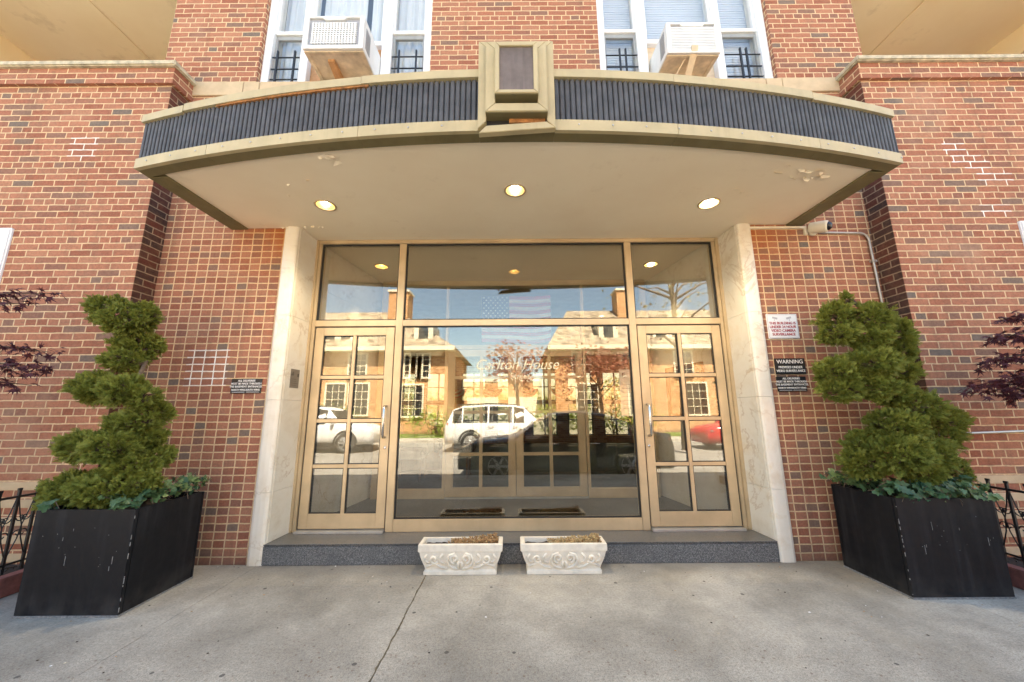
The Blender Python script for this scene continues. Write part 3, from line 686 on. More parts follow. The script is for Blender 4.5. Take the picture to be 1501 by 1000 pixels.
# ------------------------------------------------------------ glazed entrance
sf = thing('glass_entrance', 'champagne bronze entrance screen with wide fixed glass, transoms and two side doors', 'entrance', (.07, .30, .17))
Y0, Y1 = .285, .385
FL, FR = -2.165, 2.29
ma, mb_ = (-1.232, -1.158), (1.244, 1.318)
B('outer_frame', 'bronze_metal', sf, (FL, FL+.04, Y0-.012, Y1, .171, 3.175), (FL+.04, FL+.075, Y0, Y1, .171, 3.132), (FR-.04, FR, Y0-.012, Y1, .171, 3.175), (FR-.075, FR-.04, Y0, Y1, .171, 3.132),
  (FL+.04, FR-.04, Y0-.008, Y1, 3.132, 3.175), bevel=.003)
B('mullion', 'bronze_metal', sf, (*ma, Y0-.004, Y1, .171, 3.131), bevel=.004)
B('mullion', 'bronze_metal', sf, (*mb_, Y0-.004, Y1, .171, 3.131), bevel=.004)
B('transom_bar', 'bronze_metal', sf, (FL+.075, ma[0], Y0-.002, Y1, 2.197, 2.262), (ma[1], mb_[0], Y0-.002, Y1, 2.197, 2.262), (mb_[1], FR-.075, Y0-.002, Y1, 2.197, 2.262), bevel=.003)
B('bottom_rail', 'bronze_metal', sf, (ma[1], mb_[0], Y0-.002, Y1, .171, .282), bevel=.004)
def gasket(x0, x1, z0, z1, y=.298, t=.012):
    return [(x0, x0+t, y, y+.03, z0, z1), (x1-t, x1, y, y+.03, z0, z1), (x0+t, x1-t, y, y+.03, z1-t, z1), (x0+t, x1-t, y, y+.03, z0, z0+t)]
for x0, x1, z0, z1, nm in ((FL+.075, ma[0], 2.262, 3.132, 'transom_pane'), (ma[1], mb_[0], 2.262, 3.132, 'transom_pane'), (mb_[1], FR-.075, 2.262, 3.132, 'transom_pane'), (ma[1], mb_[0], .282, 2.197, 'shop_pane')):
    p = B('fixed_pane' if nm == 'shop_pane' else nm, 'clear_glass', sf, (x0+.004, x1-.004, .306, .314, z0+.004, z1-.004))
    B('gasket', 'rubber_gasket', p, *gasket(x0, x1, z0, z1))
def door(x0, x1, hx, s):
    a, b = x0+.012, x1-.012; z0, z1 = .20, 2.183
    d = MB()
    st_ = .088; bot = .135; top = .085
    d.box(a, a+st_, .292, .345, z0, z1); d.box(b-st_, b, .292, .345, z0, z1)
    d.box(a+st_, b-st_, .292, .345, z1-top, z1); d.box(a+st_, b-st_, .292, .345, z0, z0+bot)
    gx0, gx1, gz0, gz1 = a+st_, b-st_, z0+bot, z1-top
    cx_ = (gx0+gx1)/2
    d.box(cx_-.018, cx_+.018, .294, .343, gz0, gz1)
    zs_ = [gz0+(gz1-gz0)*i/4 for i in range(5)]
    for z in zs_[1:4]:
        d.box(gx0, cx_-.018, .295, .342, z-.017, z+.017); d.box(cx_+.018, gx1, .295, .342, z-.017, z+.017)
    do = d.build('door', 'bronze_metal', sf, bevel=.003)
    gk = []
    for i in range(4):
        for (p, q) in ((gx0, cx_-.018), (cx_+.018, gx1)):
            r0 = zs_[i]+(.017 if i else 0); r1 = zs_[i+1]-(.017 if i < 3 else 0)
            gk += gasket(p, q, r0, r1, .303, .008)
    B('gasket', 'rubber_gasket', do, *gk)
    B('pane', 'clear_glass', do, (gx0-.01, gx1+.01, .308, .314, gz0-.01, gz1+.01))
    h = MB().tube([(hx, .292, 1.05), (hx, .245, 1.055), (hx, .228, 1.08), (hx, .228, 1.33), (hx, .245, 1.355), (hx, .292, 1.36)], .013, 10)
    h.build('handle', 'chrome', do, smooth=True)
    B('threshold', 'galvanised', do, (x0+.005, x1-.005, .235, .345, .1705, .192), bevel=.004)
    B('frame_gap', 'bronze_shadow_gap', do, (x0, x0+.011, .30, .35, .2, 2.19), (x1-.011, x1, .30, .35, .2, 2.19), (x0+.011, x1-.011, .30, .35, 2.184, 2.195))
    MB().lathe([(.012, 0), (.012, .006), (.007, .008)], (hx-.01*s, .292, .95), 14, (0, -1, 0)).build('lock', 'chrome', do)
door(FL+.075, ma[0], -1.288, -1); door(mb_[1], FR-.075, 1.372, 1)
# gold lettering on the fixed glass
tg = text('gold_lettering', 'Carlton House', 'worn_gold', sf, .045, .3045, 1.775, .155, shear=.35, sx=.93)
text('gold_lettering', 'Street', 'worn_gold', sf, -.02, .3045, 1.655, .085, shear=.0, sx=.95, align='LEFT')

# inner doors
inn = thing('inner_doors', 'bronze double doors with small panes at the back of the vestibule', 'door', (.04, 1.65, .17))
B('inner_frame', 'bronze_metal', inn, (-1.88, -1.80, 1.60, 1.70, .17, 3.176), (1.86, 1.94, 1.60, 1.70, .17, 3.176), (-1.80, 1.86, 1.60, 1.70, 3.10, 3.176), (-1.80, 1.86, 1.60, 1.70, 2.16, 2.22),
  (-.945, -.905, 1.60, 1.70, .17, 2.16), (.995, 1.035, 1.60, 1.70, .17, 2.16), (-1.8, -.945, 1.60, 1.70, .17, .285), (1.035, 1.86, 1.60, 1.70, .17, .285), (-.945, -.905, 1.60, 1.70, 2.22, 3.10), (.995, 1.035, 1.60, 1.70, 2.22, 3.10), bevel=.004)
for a, b in ((-1.8, -.945), (1.035, 1.86)): B('sidelight_pane', 'inner_glass', inn, (a, b, 1.645, 1.652, .285, 2.16))
B('transom_pane', 'inner_glass', inn, (-1.8, -.945, 1.645, 1.652, 2.22, 3.10), (-.905, .995, 1.645, 1.652, 2.22, 3.10), (1.035, 1.86, 1.645, 1.652, 2.22, 3.10))
def idoor(x0, x1):
    d = MB(); z0, z1 = .19, 2.155; st_ = .1
    d.box(x0, x0+st_, 1.61, 1.67, z0, z1); d.box(x1-st_, x1, 1.61, 1.67, z0, z1); d.box(x0+st_, x1-st_, 1.61, 1.67, z0, z0+.115); d.box(x0+st_, x1-st_, 1.61, 1.67, z1-.1, z1)
    c = (x0+x1)/2; d.box(c-.022, c+.022, 1.612, 1.668, z0+.115, z1-.1)
    for z in (.73, 1.285, 1.76):
        d.box(x0+st_, c-.022, 1.613, 1.667, z-.02, z+.02); d.box(c+.022, x1-st_, 1.613, 1.667, z-.02, z+.02)
    o = d.build('door', 'bronze_metal', inn, bevel=.004)
    B('pane', 'inner_glass', o, (x0+st_-.01, x1-st_+.01, 1.636, 1.642, z0+.10, z1-.09)); return o
dl = idoor(-.902, .040); dr = idoor(.046, .99)
B('lock_plate', 'sign_white', dl, (-.035, .022, 1.598, 1.609, 1.02, 1.36), bevel=.003)
B('push_plate', 'chrome', dl, (-.022, .008, 1.585, 1.597, 1.06, 1.32), bevel=.004)
B('threshold', 'galvanised', inn, (-.9, .99, 1.58, 1.70, .1705, .186))
# vestibule contents
for x0, x1, lb in ((-.80, -.13, 'black ribbed door mat on the vestibule floor before the left inner door'), (.07, .75, 'black ribbed door mat on the vestibule floor before the right inner door')):
    m = MB().box(x0, x1, .80, 1.07, .1705, .178)
    for i in range(22): m.box(x0+.02, x1-.02, .812+i*.0115, .818+i*.0115, .1781, .184)
    tag(m.build('door_mat', 'floor_mat'), lb, 'mat', 'door mats in the vestibule')
# framed print on the right marble wall
pf = thing('framed_picture', 'brown picture in a gilt wooden frame on the right vestibule wall', 'picture', (2.08, 1.13, 1.56))
ux, uy = (1.96-2.25)/1.597, 1.57/1.597
def onwall(u, off, z):            # u = distance along the right wall, off = into the room
    return Vector((2.25+ux*u - uy*off, .33+uy*u + ux*off, z))
def wallbox(m, u0, u1, o0, o1, z0, z1):
    vs = [onwall(u, o, z) for z in (z0, z1) for o in (o0, o1) for u in (u0, u1)]
    m.add(vs, [(0, 2, 3, 1), (4, 5, 7, 6), (0, 1, 5, 4), (2, 6, 7, 3), (0, 4, 6, 2), (1, 3, 7, 5)])
m = MB(); wallbox(m, .33, .38, .002, .045, 1.20, 1.84); wallbox(m, .98, 1.03, .002, .045, 1.20, 1.84); wallbox(m, .38, .98, .002, .045, 1.20, 1.255); wallbox(m, .38, .98, .002, .045, 1.785, 1.84); m.build('frame', 'picture_wood', pf, bevel=.006)
m = MB(); wallbox(m, .38, .98, .002, .02, 1.255, 1.785); m.build('print', 'picture_print', pf)
nt_ = thing('notice_sheet', 'white notice taped inside the right sidelight of the inner doors', 'notice', (1.62, 1.63, 1.3))
B('sheet', 'paper', nt_, (1.50, 1.74, 1.637, 1.640, 1.22, 1.86)); text('notice_text', 'E', 'sign_black', nt_, 1.56, 1.636, 1.78, .09)
m = MB()
for i in range(7): m.box(1.53, 1.53+random.uniform(.1, .18), 1.6355, 1.6362, 1.32+i*.055, 1.328+i*.055)
m.build('printed_lines', 'sign_faint', nt_)
# flag over the inner doors
fg = thing('flag', 'United States flag hung behind the transom above the inner doors', 'flag', (.05, 1.8, 3.0))
def flag(x0, x1, z0, z1, y):
    m = MB(); nx, nz = 40, 26; vs = []; fs = []
    for j in range(nz+1):
        for i in range(nx+1):
            u, v = i/nx, j/nz; vs.append((x0+(x1-x0)*u, y+.03*math.sin(u*9+v*2)*u, z0+(z1-z0)*v+.025*math.sin(u*7)*(1-v)*u-.02*math.sin(u*3.1)*(1-v)))
    for j in range(nz):
        for i in range(nx):
            stripe = int(j/nz*13); m.mat('flag_red' if stripe % 2 == 0 else 'flag_white')
            if i/nx < .40 and j/nz >= 6/13: m.mat('flag_blue')
            m.add([vs[j*(nx+1)+i], vs[j*(nx+1)+i+1], vs[(j+1)*(nx+1)+i+1], vs[(j+1)*(nx+1)+i]], [(0, 1, 2, 3)])
    m.build('cloth', None, fg, smooth=True)
    m = MB()
    for r_ in range(9):
        for c_ in range(6 if r_ % 2 == 0 else 5):
            cx_ = x0+(x1-x0)*.40*((c_+(.5 if r_ % 2 == 0 else 1))/6); cz = z0+(z1-z0)*(6/13+(7/13)*(r_+.7)/9.4); rr = .017
            pts = [(cx_+(rr if k % 2 == 0 else rr*.4)*math.sin(k*math.pi/5), y-.02, cz+(rr if k % 2 == 0 else rr*.4)*math.cos(k*math.pi/5)) for k in range(10)]
            m.add(pts, [tuple(range(10))])
    m.build('star_field', 'flag_white', fg, recalc=False)
flag(-.45, .58, 2.30, 3.0, 1.8)
# lobby furniture seen dimly
ds = thing('reception_desk', 'dark wooden desk standing in the lobby behind the left sidelight', 'desk', (-1.9, 4.2, .17))
B('desk_top', 'desk_wood', ds, (-2.7, -1.35, 3.9, 4.5, .98, 1.02), bevel=.006); B('desk_panel', 'desk_wood', ds, (-2.64, -1.4, 3.95, 3.99, .17, .98)); B('desk_side', 'desk_wood', ds, (-1.44, -1.4, 3.99, 4.45, .17, .98)); B('desk_side', 'desk_wood', ds, (-2.64, -2.6, 3.99, 4.45, .17, .98))
tl = thing('table_lamp', 'small table lamp with a cream drum shade on the lobby desk', 'lamp', (-2.45, 4.2, 1.02))
MB().lathe([(.07, 0), (.07, .02), (.02, .04), (.03, .14), (.012, .2), (.012, .26)], (-2.45, 4.2, 1.021), 18).build('lamp_base', 'gold_leaf', tl, smooth=True)
MB().lathe([(.16, .22), (.15, .42)], (-2.45, 4.2, 1.02), 24).build('lamp_shade', 'lamp_shade', tl, smooth=True)
def armchair(x, y, lb):
    t = thing('armchair', lb, 'chair', (x, y, .17), 'chairs in the lobby')
    B('seat', 'chair_cloth', t, (x-.26, x+.26, y-.26, y+.26, .52, .66), bevel=.03); B('backrest', 'chair_leather', t, (x-.27, x+.27, y+.22, y+.32, .66, 1.12), bevel=.03)
    for s in (-1, 1):
        B('armrest', 'chair_leather', t, (x+s*.30-.04, x+s*.30+.04, y-.25, y+.28, .60, .82), bevel=.02)
        for q in (-1, 1): MB().tube([(x+s*.22, y+q*.2, .17), (x+s*.22, y+q*.2, .53)], .022, 8).build('leg', 'desk_wood', t)
armchair(-1.75, 3.0, 'armchair with pale cloth seat in front of the lobby desk'); armchair(-1.0, 3.2, 'armchair with pale cloth seat between the lobby desk and the inner doors')
def bunting(x, lb):
    t = thing('fan_bunting', lb, 'bunting', (x, 9.5, 2.0), 'striped fan bunting along the lobby back wall')
    m = MB()
    rings = [.05, .12, .19, .26, .33, .40]
    for k in range(5):
        m.mat('flag_red' if k % 2 == 0 else 'flag_white'); n = 24
        vs = []
        for r in (rings[k], rings[k+1]):
            for i in range(n+1):
                a = math.pi+math.pi*i/n; vs.append((x+r*math.cos(a), 9.5+.02*(i % 2), 2.05+r*.8*math.sin(a)))
        m.add(vs, [(i, i+1, n+2+i, n+1+i) for i in range(n)])
    m.build('pleats', None, t, recalc=False)
for i, w_ in enumerate(('farthest left', 'left of the middle', 'just right of the middle', 'farthest right')):
    bunting(WN[1]+.63+1.26*i, 'striped fan bunting on the lobby back wall, %s of four' % w_)

# ------------------------------------------------------------ signs on the walls
def sign(name, lb, x0, x1, z0, z1, mat, cat='sign', border=None):
    t = thing(name, lb, cat, ((x0+x1)/2, 0, (z0+z1)/2))
    B('plate', mat, t, (x0, x1, -.009, -.001, z0, z1), bevel=.002)
    if border: B('border', border, t, (x0+.006, x1-.006, -.0098, -.0091, z1-.010, z1-.006), (x0+.006, x1-.006, -.0098, -.0091, z0+.006, z0+.010), (x0+.006, x0+.010, -.0098, -.0091, z0+.010, z1-.010), (x1-.010, x1-.006, -.0098, -.0091, z0+.010, z1-.010))
    return t
def delivery(x0, x1, z0, z1, lb):
    t = sign('delivery_sign', lb, x0, x1, z0, z1, 'sign_black'); c = (x0+x1)/2; h = z1-z0
    for s_, zz, sz in (('ALL DELIVERIES', .86, .026), ('MUST BE MADE THROUGH', .66, .026), ('THE BASEMENT ENTRANCES.', .46, .026)):
        text('lettering', s_, 'sign_white', t, c, -.010, z0+h*zz, sz, bold=.0003, sx=.92)
    for s_, k in (('NORTH WING', -.235), ('SOUTH WING', .235)):
        text('lettering', s_, 'sign_white', t, c+k*(x1-x0), -.010, z0+h*.24, .024, bold=.0003, sx=.85)
        B('arrow_line', 'sign_white', t, (c+k*(x1-x0)-.06, c+k*(x1-x0)+.06, -.0105, -.0092, z0+h*.08, z0+h*.105))
delivery(-2.672, -2.382, 1.483, 1.622, 'black delivery sign on the brick left of the door, beside the white marble')
delivery(2.512, 2.792, 1.465, 1.607, 'black delivery sign on the brick right of the door, below the warning sign')
t = sign('warning_sign', 'black WARNING premises under video surveillance sign between white sign and delivery sign', 2.517, 2.808, 1.628, 1.782, 'sign_black')
text('lettering', 'WARNING', 'sign_white', t, 2.662, -.010, 1.748, .052, bold=.0002); text('lettering', 'PREMISES UNDER', 'sign_white', t, 2.662, -.010, 1.695, .032, bold=.0002, sx=.93); text('lettering', 'VIDEO SURVEILLANCE', 'sign_white', t, 2.662, -.010, 1.660, .032, bold=.0002, sx=.86)
t = sign('surveillance_sign', 'white sign with red lettering about 24 hour video camera surveillance', 2.497, 2.797, 1.977, 2.221, 'sign_white', border='sign_faint')
for i, s_ in enumerate(('THIS BUILDING IS', 'UNDER 24 HOUR', 'VIDEO CAMERA', 'SURVEILLANCE')):
    text('lettering', s_, 'sign_red', t, 2.647, -.010, 2.128-i*.037, .036, bold=.0005, sx=.92)
for k in (-1, 1):
    cx_ = 2.647+k*.075
    m = MB().prism([(cx_-.028*k, 2.165), (cx_+.02*k, 2.178), (cx_+.014*k, 2.197), (cx_-.034*k, 2.184)], -.0098, -.0091, 'y'); m.box(cx_-.003, cx_+.003, -.0098, -.0091, 2.152, 2.168); m.build('camera_drawing', 'sign_faint', t)
pq = thing('door_plaque', 'small engraved grey metal plaque on the left marble reveal', 'plaque', (-2.15, .12, 1.63))
m = MB(); xa, xb = (-2.163, .07), (-2.153, .20)
m.add([(xa[0], xa[1], 1.54), (xb[0], xb[1], 1.54), (xb[0], xb[1], 1.725), (xa[0], xa[1], 1.725), (xa[0]-.02, xa[1], 1.54), (xb[0]-.02, xb[1], 1.54), (xb[0]-.02, xb[1], 1.725), (xa[0]-.02, xa[1], 1.725)],
      [(0, 1, 2, 3), (4, 7, 6, 5), (0, 4, 5, 1), (1, 5, 6, 2), (2, 6, 7, 3), (3, 7, 4, 0)]); m.build('plate', 'plaque_metal', pq)
m = MB()
def pql(u0, u1, z0, z1):
    P = lambda u, z, o: (xa[0]+(xb[0]-xa[0])*u+o, xa[1]+(xb[1]-xa[1])*u, z)
    m.add([P(u0, z0, .0006), P(u1, z0, .0006), P(u1, z1, .0006), P(u0, z1, .0006)], [(0, 1, 2, 3)])
pql(.76, .95, 1.652, 1.685); pql(.08, .14, 1.66, 1.675); pql(.18, .24, 1.66, 1.69); pql(.27, .33, 1.66, 1.70)
for i in range(4): pql(.1, .1+random.uniform(.5, .8), 1.565+i*.02, 1.568+i*.02)
m.build('engraving', 'plaque_dark', pq, recalc=False)

# ------------------------------------------------------------ security camera, raceway and conduits
sc_ = thing('security_camera', 'cream bullet dome security camera on the brick under the right end of the canopy', 'security camera', (3.13, -.05, 3.10))
ax = Vector((.55, -.75, -.22)).normalized(); c0 = Vector((3.10, -.075, 3.105))
MB().lathe([(.052, -.07), (.056, -.06), (.058, .06), (.055, .075), (.045, .082)], c0, 26, ax).build('housing', 'camera_cream', sc_, smooth=True)
MB().lathe([(.046, .070), (.045, .083), (.038, .098), (.022, .110), (.0, .114)], c0, 24, ax).build('dome', 'camera_dome', sc_, smooth=True)
MB().lathe([(.045, .0), (.045, .02), (.02, .03)], (3.09, -.001, 3.09), 20, (0, -1, 0)).build('mount', 'camera_cream', sc_, smooth=True)
MB().tube([(3.09, -.02, 3.09), c0-ax*.05], .02, 10).build('arm', 'camera_cream', sc_)
tag(MB().box(2.44, 3.03, -.022, -.001, 3.125, 3.147).box(3.005, 3.03, -.022, -.001, 3.055, 3.125).build('cable_raceway', 'camera_cream'), 'cream cable raceway running under the soffit to the camera', 'raceway')
pts = [(3.16, -.02, 3.075), (3.50, -.02, 3.068)]
for i in range(7):
    a = math.pi/2*(1-i/6); pts.append((3.56+.085*math.cos(a), -.02, 2.983+.085*math.sin(a)))
pts += [(3.648, -.02, 2.6), (3.655, -.02, 1.6)]
cd = thing('wall_conduit', 'grey steel conduit bending down the brick corner from the camera', 'conduit', (3.6, 0, 2.5))
MB().tube(pts, .0105, 10).build('pipe', 'galvanised', cd, smooth=True)
for z in (2.75, 2.2): B('clip', 'galvanised', cd, (3.625, 3.675, -.034, -.001, z, z+.02))
cd = thing('pier_conduit', 'thin grey conduit along the right brick pier above the fence', 'conduit', (4.2, -.21, 1.08))
MB().tube([(3.25, -.222, 1.062), (3.9, -.222, 1.085), (5.4, -.222, 1.13)], .010, 8).build('pipe', 'galvanised', cd, smooth=True)
for x in (3.85, 4.9): B('clip', 'galvanised', cd, (x, x+.02, -.236, -.211, 1.055, 1.115))

# ------------------------------------------------------------ air conditioners
def aircon(name, lb, x0, x1, z0, z1, yf, yb, louvre, brace, tilt):
    t = thing(name, lb, 'air conditioner', ((x0+x1)/2, 0, z0), 'window air conditioners')
    T = Matrix.Translation((0, 0, z0)) @ Matrix.Rotation(tilt, 4, 'X') @ Matrix.Translation((0, 0, -z0))
    f = .045
    m = MB(); m.box(x0, x1, yf+.03, yb, z1-.015, z1); m.box(x0, x0+.012, yf+.03, yb, z0+.012, z1-.015); m.box(x1-.012, x1, yf+.03, yb, z0+.012, z1-.015)
    m.box(x0, x0+f, yf, yf+.03, z0, z1); m.box(x1-f, x1, yf, yf+.03, z0, z1); m.box(x0+f, x1-f, yf, yf+.03, z0, z0+f); m.box(x0+f, x1-f, yf, yf+.03, z1-.02, z1)
    cx_ = (x0+x1)/2
    m.prism([(cx_-.13, z1-.02), (cx_-.10, z1-.045), (cx_+.10, z1-.045), (cx_+.13, z1-.02)], yf+.001, yf+.03, 'y')
    m.move(T).build('case', 'ac_white', t, bevel=.003)
    MB().box(x0+.02, x1-.02, yf+.02, yf+.04, z0+f, z1-.02).move(T).build('coil', 'ac_grey', t)
    m = MB()
    if louvre:
        z = z0+f+.008
        while z < z1-.05: m.box(x0+f, x1-f, yf+.005, yf+.018, z, z+.011); z += .0185
    else:
        x = x0+f+.035
        while x < x1-f-.03: m.box(x, x+.012, yf+.004, yf+.016, z0+f+.02, z1-.075); x += .031
        z = z0+f+.03
        while z < z1-.08: m.box(x0+f+.03, x1-f-.03, yf+.006, yf+.018, z, z+.010); z += .026
    m.move(T).build('grille', 'ac_white', t)
    m = MB(); m.mat('ac_underside'); m.box(x0+.012, x1-.012, yf+.03, yb, z0, z0+.012); m.box(x0+.002, x0+.04, yf+.031, yb, z0-.008, z0); m.box(x1-.04, x1-.002, yf+.031, yb, z0-.008, z0); m.box(x0+.04, x1-.04, yf+.031, yf+.055, z0-.008, z0)
    m.move(T).build('underside', None, t)
    for xs_ in (x0-.004, x1+.0005):
        m = MB()
        for i in range(9): m.box(xs_, xs_+.0035, yf+.06, yf+.17, z0+.07+i*.028, z0+.084+i*.028)
        m.move(T).build('side_vent', 'ac_grey', t)
    if brace == 'wood': m = MB().prism([(yf+.12, z0-.035), (yf+.12, z0-.002), (.0, z0-.002), (.0, z0-.10)], cx_-.10, cx_-.035, 'x'); m.build('support_bracket', 'raw_wood', t)
    else:
        m = MB().prism([(yf-.004, z0-.004), (yf-.02, z0+.05), (yf-.004, z0+.05), (yf+.03, z0-.012), (-.02, z0-.20), (-.02, z0-.24)], cx_-.03, cx_+.035, 'x'); m.build('support_bracket', 'pale_wood', t)
        m = MB().tube([(cx_-.06, yf+.05, z0-.01), (cx_-.18, -.02, z0-.20)], .008, 6); m.build('brace_rod', 'pale_wood', t)
aircon('air_conditioner', 'white air conditioner with square mesh grille in the left upper window', -2.12, -1.505, 4.955, 5.35, -.39, .14, False, 'wood', R(1.0))
aircon('air_conditioner', 'white air conditioner with horizontal louvres and pale brace in the right upper window', 1.635, 2.185, 4.955, 5.31, -.33, .14, True, 'metal', R(3.5))

# ------------------------------------------------------------ planters, topiary, ivy
def planter(x0, x1, y0, y1, h, lb, worn):
    t = thing('planter_box', lb, 'planter', ((x0+x1)/2, (y0+y1)/2, 0), 'black planters beside the entrance')
    B('front_panel', 'black_planter', t, (x0, x1, y0, y0+.022, .012, h), bevel=.003)
    B('back_panel', 'black_planter', t, (x0, x1, y1-.022, y1, .012, h), bevel=.003)
    B('side_panel', 'black_planter', t, (x0, x0+.022, y0+.022, y1-.022, .012, h), bevel=.003); B('side_panel', 'black_planter', t, (x1-.022, x1, y0+.022, y1-.022, .012, h), bevel=.003)
    B('base_plate', 'planter_scuff', t, (x0-.002, x1+.002, y0-.003, y1, .0005, .012))
    m = MB(); z = .03
    while z < h-.02:                                             # worn seam along the visible corner
        L = random.uniform(.004, .035)
        if random.random() < .6: m.box(worn-.0022, worn+.0022, y0-.0012, y0+.0012, z, z+L)
        z += L+random.uniform(.002, .04)
    m.build('worn_seam', 'planter_scuff', t)['kind'] = 'stuff'
    m = MB()
    for i in range(16):
        x = random.uniform(x0+.08, x1-.06); z = random.uniform(h*.45, h*.85); L = random.uniform(.004, .06) if i < 6 else .004
        m.box(x, x+random.uniform(.0015, .004), y0-.0012, y0-.0001, z-L, z)
    m.build('paint_drips', 'planter_scuff', t)['kind'] = 'stuff'
    s = MB(); n = 16; vs = []
    for j in range(n+1):
        for i in range(n+1):
            u, v = i/n, j/n; vs.append((x0+.023+(x1-x0-.046)*u, y0+.023+(y1-y0-.046)*v, h-.05+.035*noise.noise((u*4, v*4, x0))+.03*math.sin(math.pi*u)*math.sin(math.pi*v)))
    s.add(vs, [(j*(n+1)+i, j*(n+1)+i+1, (j+1)*(n+1)+i+1, (j+1)*(n+1)+i) for j in range(n) for i in range(n)]); s.build('soil', 'soil', t, smooth=True)
LPX = (-3.27, -2.585, -.82, -.25, .66); RPX = (2.775, 3.485, -.665, -.12, .66)
planter(*LPX, 'black square planter box left of the entrance holding the taller spiral evergreen', LPX[1]); planter(*RPX, 'black square planter box right of the entrance beside the signs', RPX[0])

def sprig(m, p, d, L, rnd, lift=0):
    d = d.normalized(); a = Vector((0, 0, 1)) if abs(d.z) < .9 else Vector((1, 0, 0))
    s = d.cross(a).normalized(); t = rnd.uniform(0, 6.28); s = (s*math.cos(t)+d.cross(s)*math.sin(t)).normalized(); nrm = d.cross(s)
    vs = []; fs = []; tp = []
    def blade(o, dd, l, w, t0, t1):
        k = len(vs); side = dd.cross(nrm).normalized()*w
        vs.extend([o-side*.6, o+dd*l*.5-side, o+dd*l, o+dd*l*.5+side]); tp.extend([t0, (t0+t1)/2, t1, (t0+t1)/2]); fs.append((k, k+1, k+2, k+3))
    blade(p, d, L, .0026, 0, 1)
    for i, f in enumerate((.12, .3, .46, .62, .76)):
        for sg in (-1, 1):
            dd = (d*.8+s*sg*.62+nrm*rnd.uniform(-.35, .35)).normalized(); blade(p+d*L*f, dd, L*(.52-.42*f), .0025, f*.4, .9)
    m.add(vs, fs, tp)
def topiary(name, lb, blobs, base, yc, seed, per=2300):
    rnd = random.Random(seed)
    t = thing(name, lb, 'topiary', base, 'spiral evergreens in the black planters')
    m = MB()
    def inside(p, skip, lim=.70):
        for k, (x, y, z, rx, rz) in enumerate(blobs):
            if k == skip: continue
            if ((p.x-x)/rx)**2+((p.y-y)/(rx*.8))**2+((p.z-z)/rz)**2 < lim: return True
        return False
    for k, (x, y, z, rx, rz) in enumerate(blobs):
        n = int(per*rx*rz/.02)
        for i in range(n):                                      # tufts of scale-leaf sprays, gaps between them
            v = Vector((rnd.gauss(0, 1), rnd.gauss(0, 1), rnd.gauss(0, 1))).normalized()
            lump = 1+.24*noise.noise((v*2.3+Vector((x*9, k*3.1, z*7))))+.13*noise.noise(v*6+Vector((k, 0, 0)))
            rad = lump*rnd.uniform(.62, .86)
            c = Vector((x+v.x*rx*rad, y+v.y*rx*.8*rad, z+v.z*rz*rad))
            if inside(c, k): continue
            out = (v+Vector((0, -.1, .35))).normalized(); long_ = rnd.random() < .18
            for j in range(rnd.randint(7, 11)):
                d = out+Vector((rnd.gauss(0, .55), rnd.gauss(0, .55), rnd.gauss(0, .45)))
                sprig(m, c+Vector((rnd.gauss(0, .007), rnd.gauss(0, .007), rnd.gauss(0, .007))), d, rnd.uniform(.022, .047)*(1.7 if long_ else 1), rnd)
    m.build('foliage', 'juniper', t, recalc=False)
    pts = [Vector(base)+Vector((0, 0, .55))]+[Vector((base[0]+(b[0]-base[0])*.35, b[1]+.02, b[2])) for b in sorted(blobs, key=lambda b: b[2])[:-4:2]]
    MB().tube(pts, [.035-.022*i/(len(pts)-1) for i in range(len(pts))], 8).build('trunk', 'bark', t, smooth=True)
    br = MB()
    for (x, y, z, rx, rz) in blobs:
        for i in range(26):
            v = Vector((rnd.gauss(0, 1), rnd.gauss(0, .8), rnd.gauss(0, .6))).normalized()
            a = Vector((base[0]+(x-base[0])*.35, y+.02, z-.04)); e = Vector((x+v.x*rx*.78, y+v.y*rx*.62, z+v.z*rz*.78)); br.tube([a, (a+e)/2+Vector((0, 0, .02)), e], [.008, .005, .002], 5)
    br.build('branches', 'bark', t)['kind'] = 'stuff'
def unproj(x, y, Y):
    d = fwd+rt2*((x-750.5)/535)-up2*((y-500)/535); k = (Y-CAMP.y)/d.y; return CAMP+d*k
# crown lobes measured from the photograph, each given its own place and depth in the planter
def lobes(raw, x0, y0, s, Yc, grow=1.):
    out = []
    for cx_, cy_, rx, ry, dy in raw:
        p = unproj(x0+cx_*s, y0+cy_*s, Yc+dy); q = unproj(x0+(cx_+rx)*s, y0+cy_*s, Yc+dy); r_ = unproj(x0+cx_*s, y0+(cy_-ry)*s, Yc+dy)
        out.append((p.x, p.y, p.z, grow*(q-p).length*(.86+.10*max(0, min(1, (cy_-500)/350))), grow*(r_-p).length*(.77+.12*max(0, min(1, (cy_-500)/350)))))
    return out
LT = [(335, 120, 85, 75, -.04), (395, 165, 110, 75, -.06), (480, 150, 62, 70, .03), (455, 275, 112, 68, .08), (400, 330, 90, 55, 0), (290, 440, 112, 80, -.05), (390, 450, 100, 75, -.12), (470, 480, 75, 55, -.08), (510, 545, 92, 60, .03), (430, 585, 110, 60, -.06), (480, 640, 95, 60, .02),
      (235, 680, 108, 72, -.08), (350, 680, 120, 75, -.16), (530, 715, 75, 45, .05), (440, 760, 110, 55, -.08), (200, 850, 120, 75, -.05), (320, 850, 140, 80, -.14), (440, 830, 90, 55, -.14), (110, 895, 62, 48, 0)]
topiary('spiral_topiary', 'spiral clipped evergreen with four distinct tiers in the left black planter', lobes(LT, 40, 410, .36, -.53), (-2.93, -.53, 0), -.53, 3, 235)
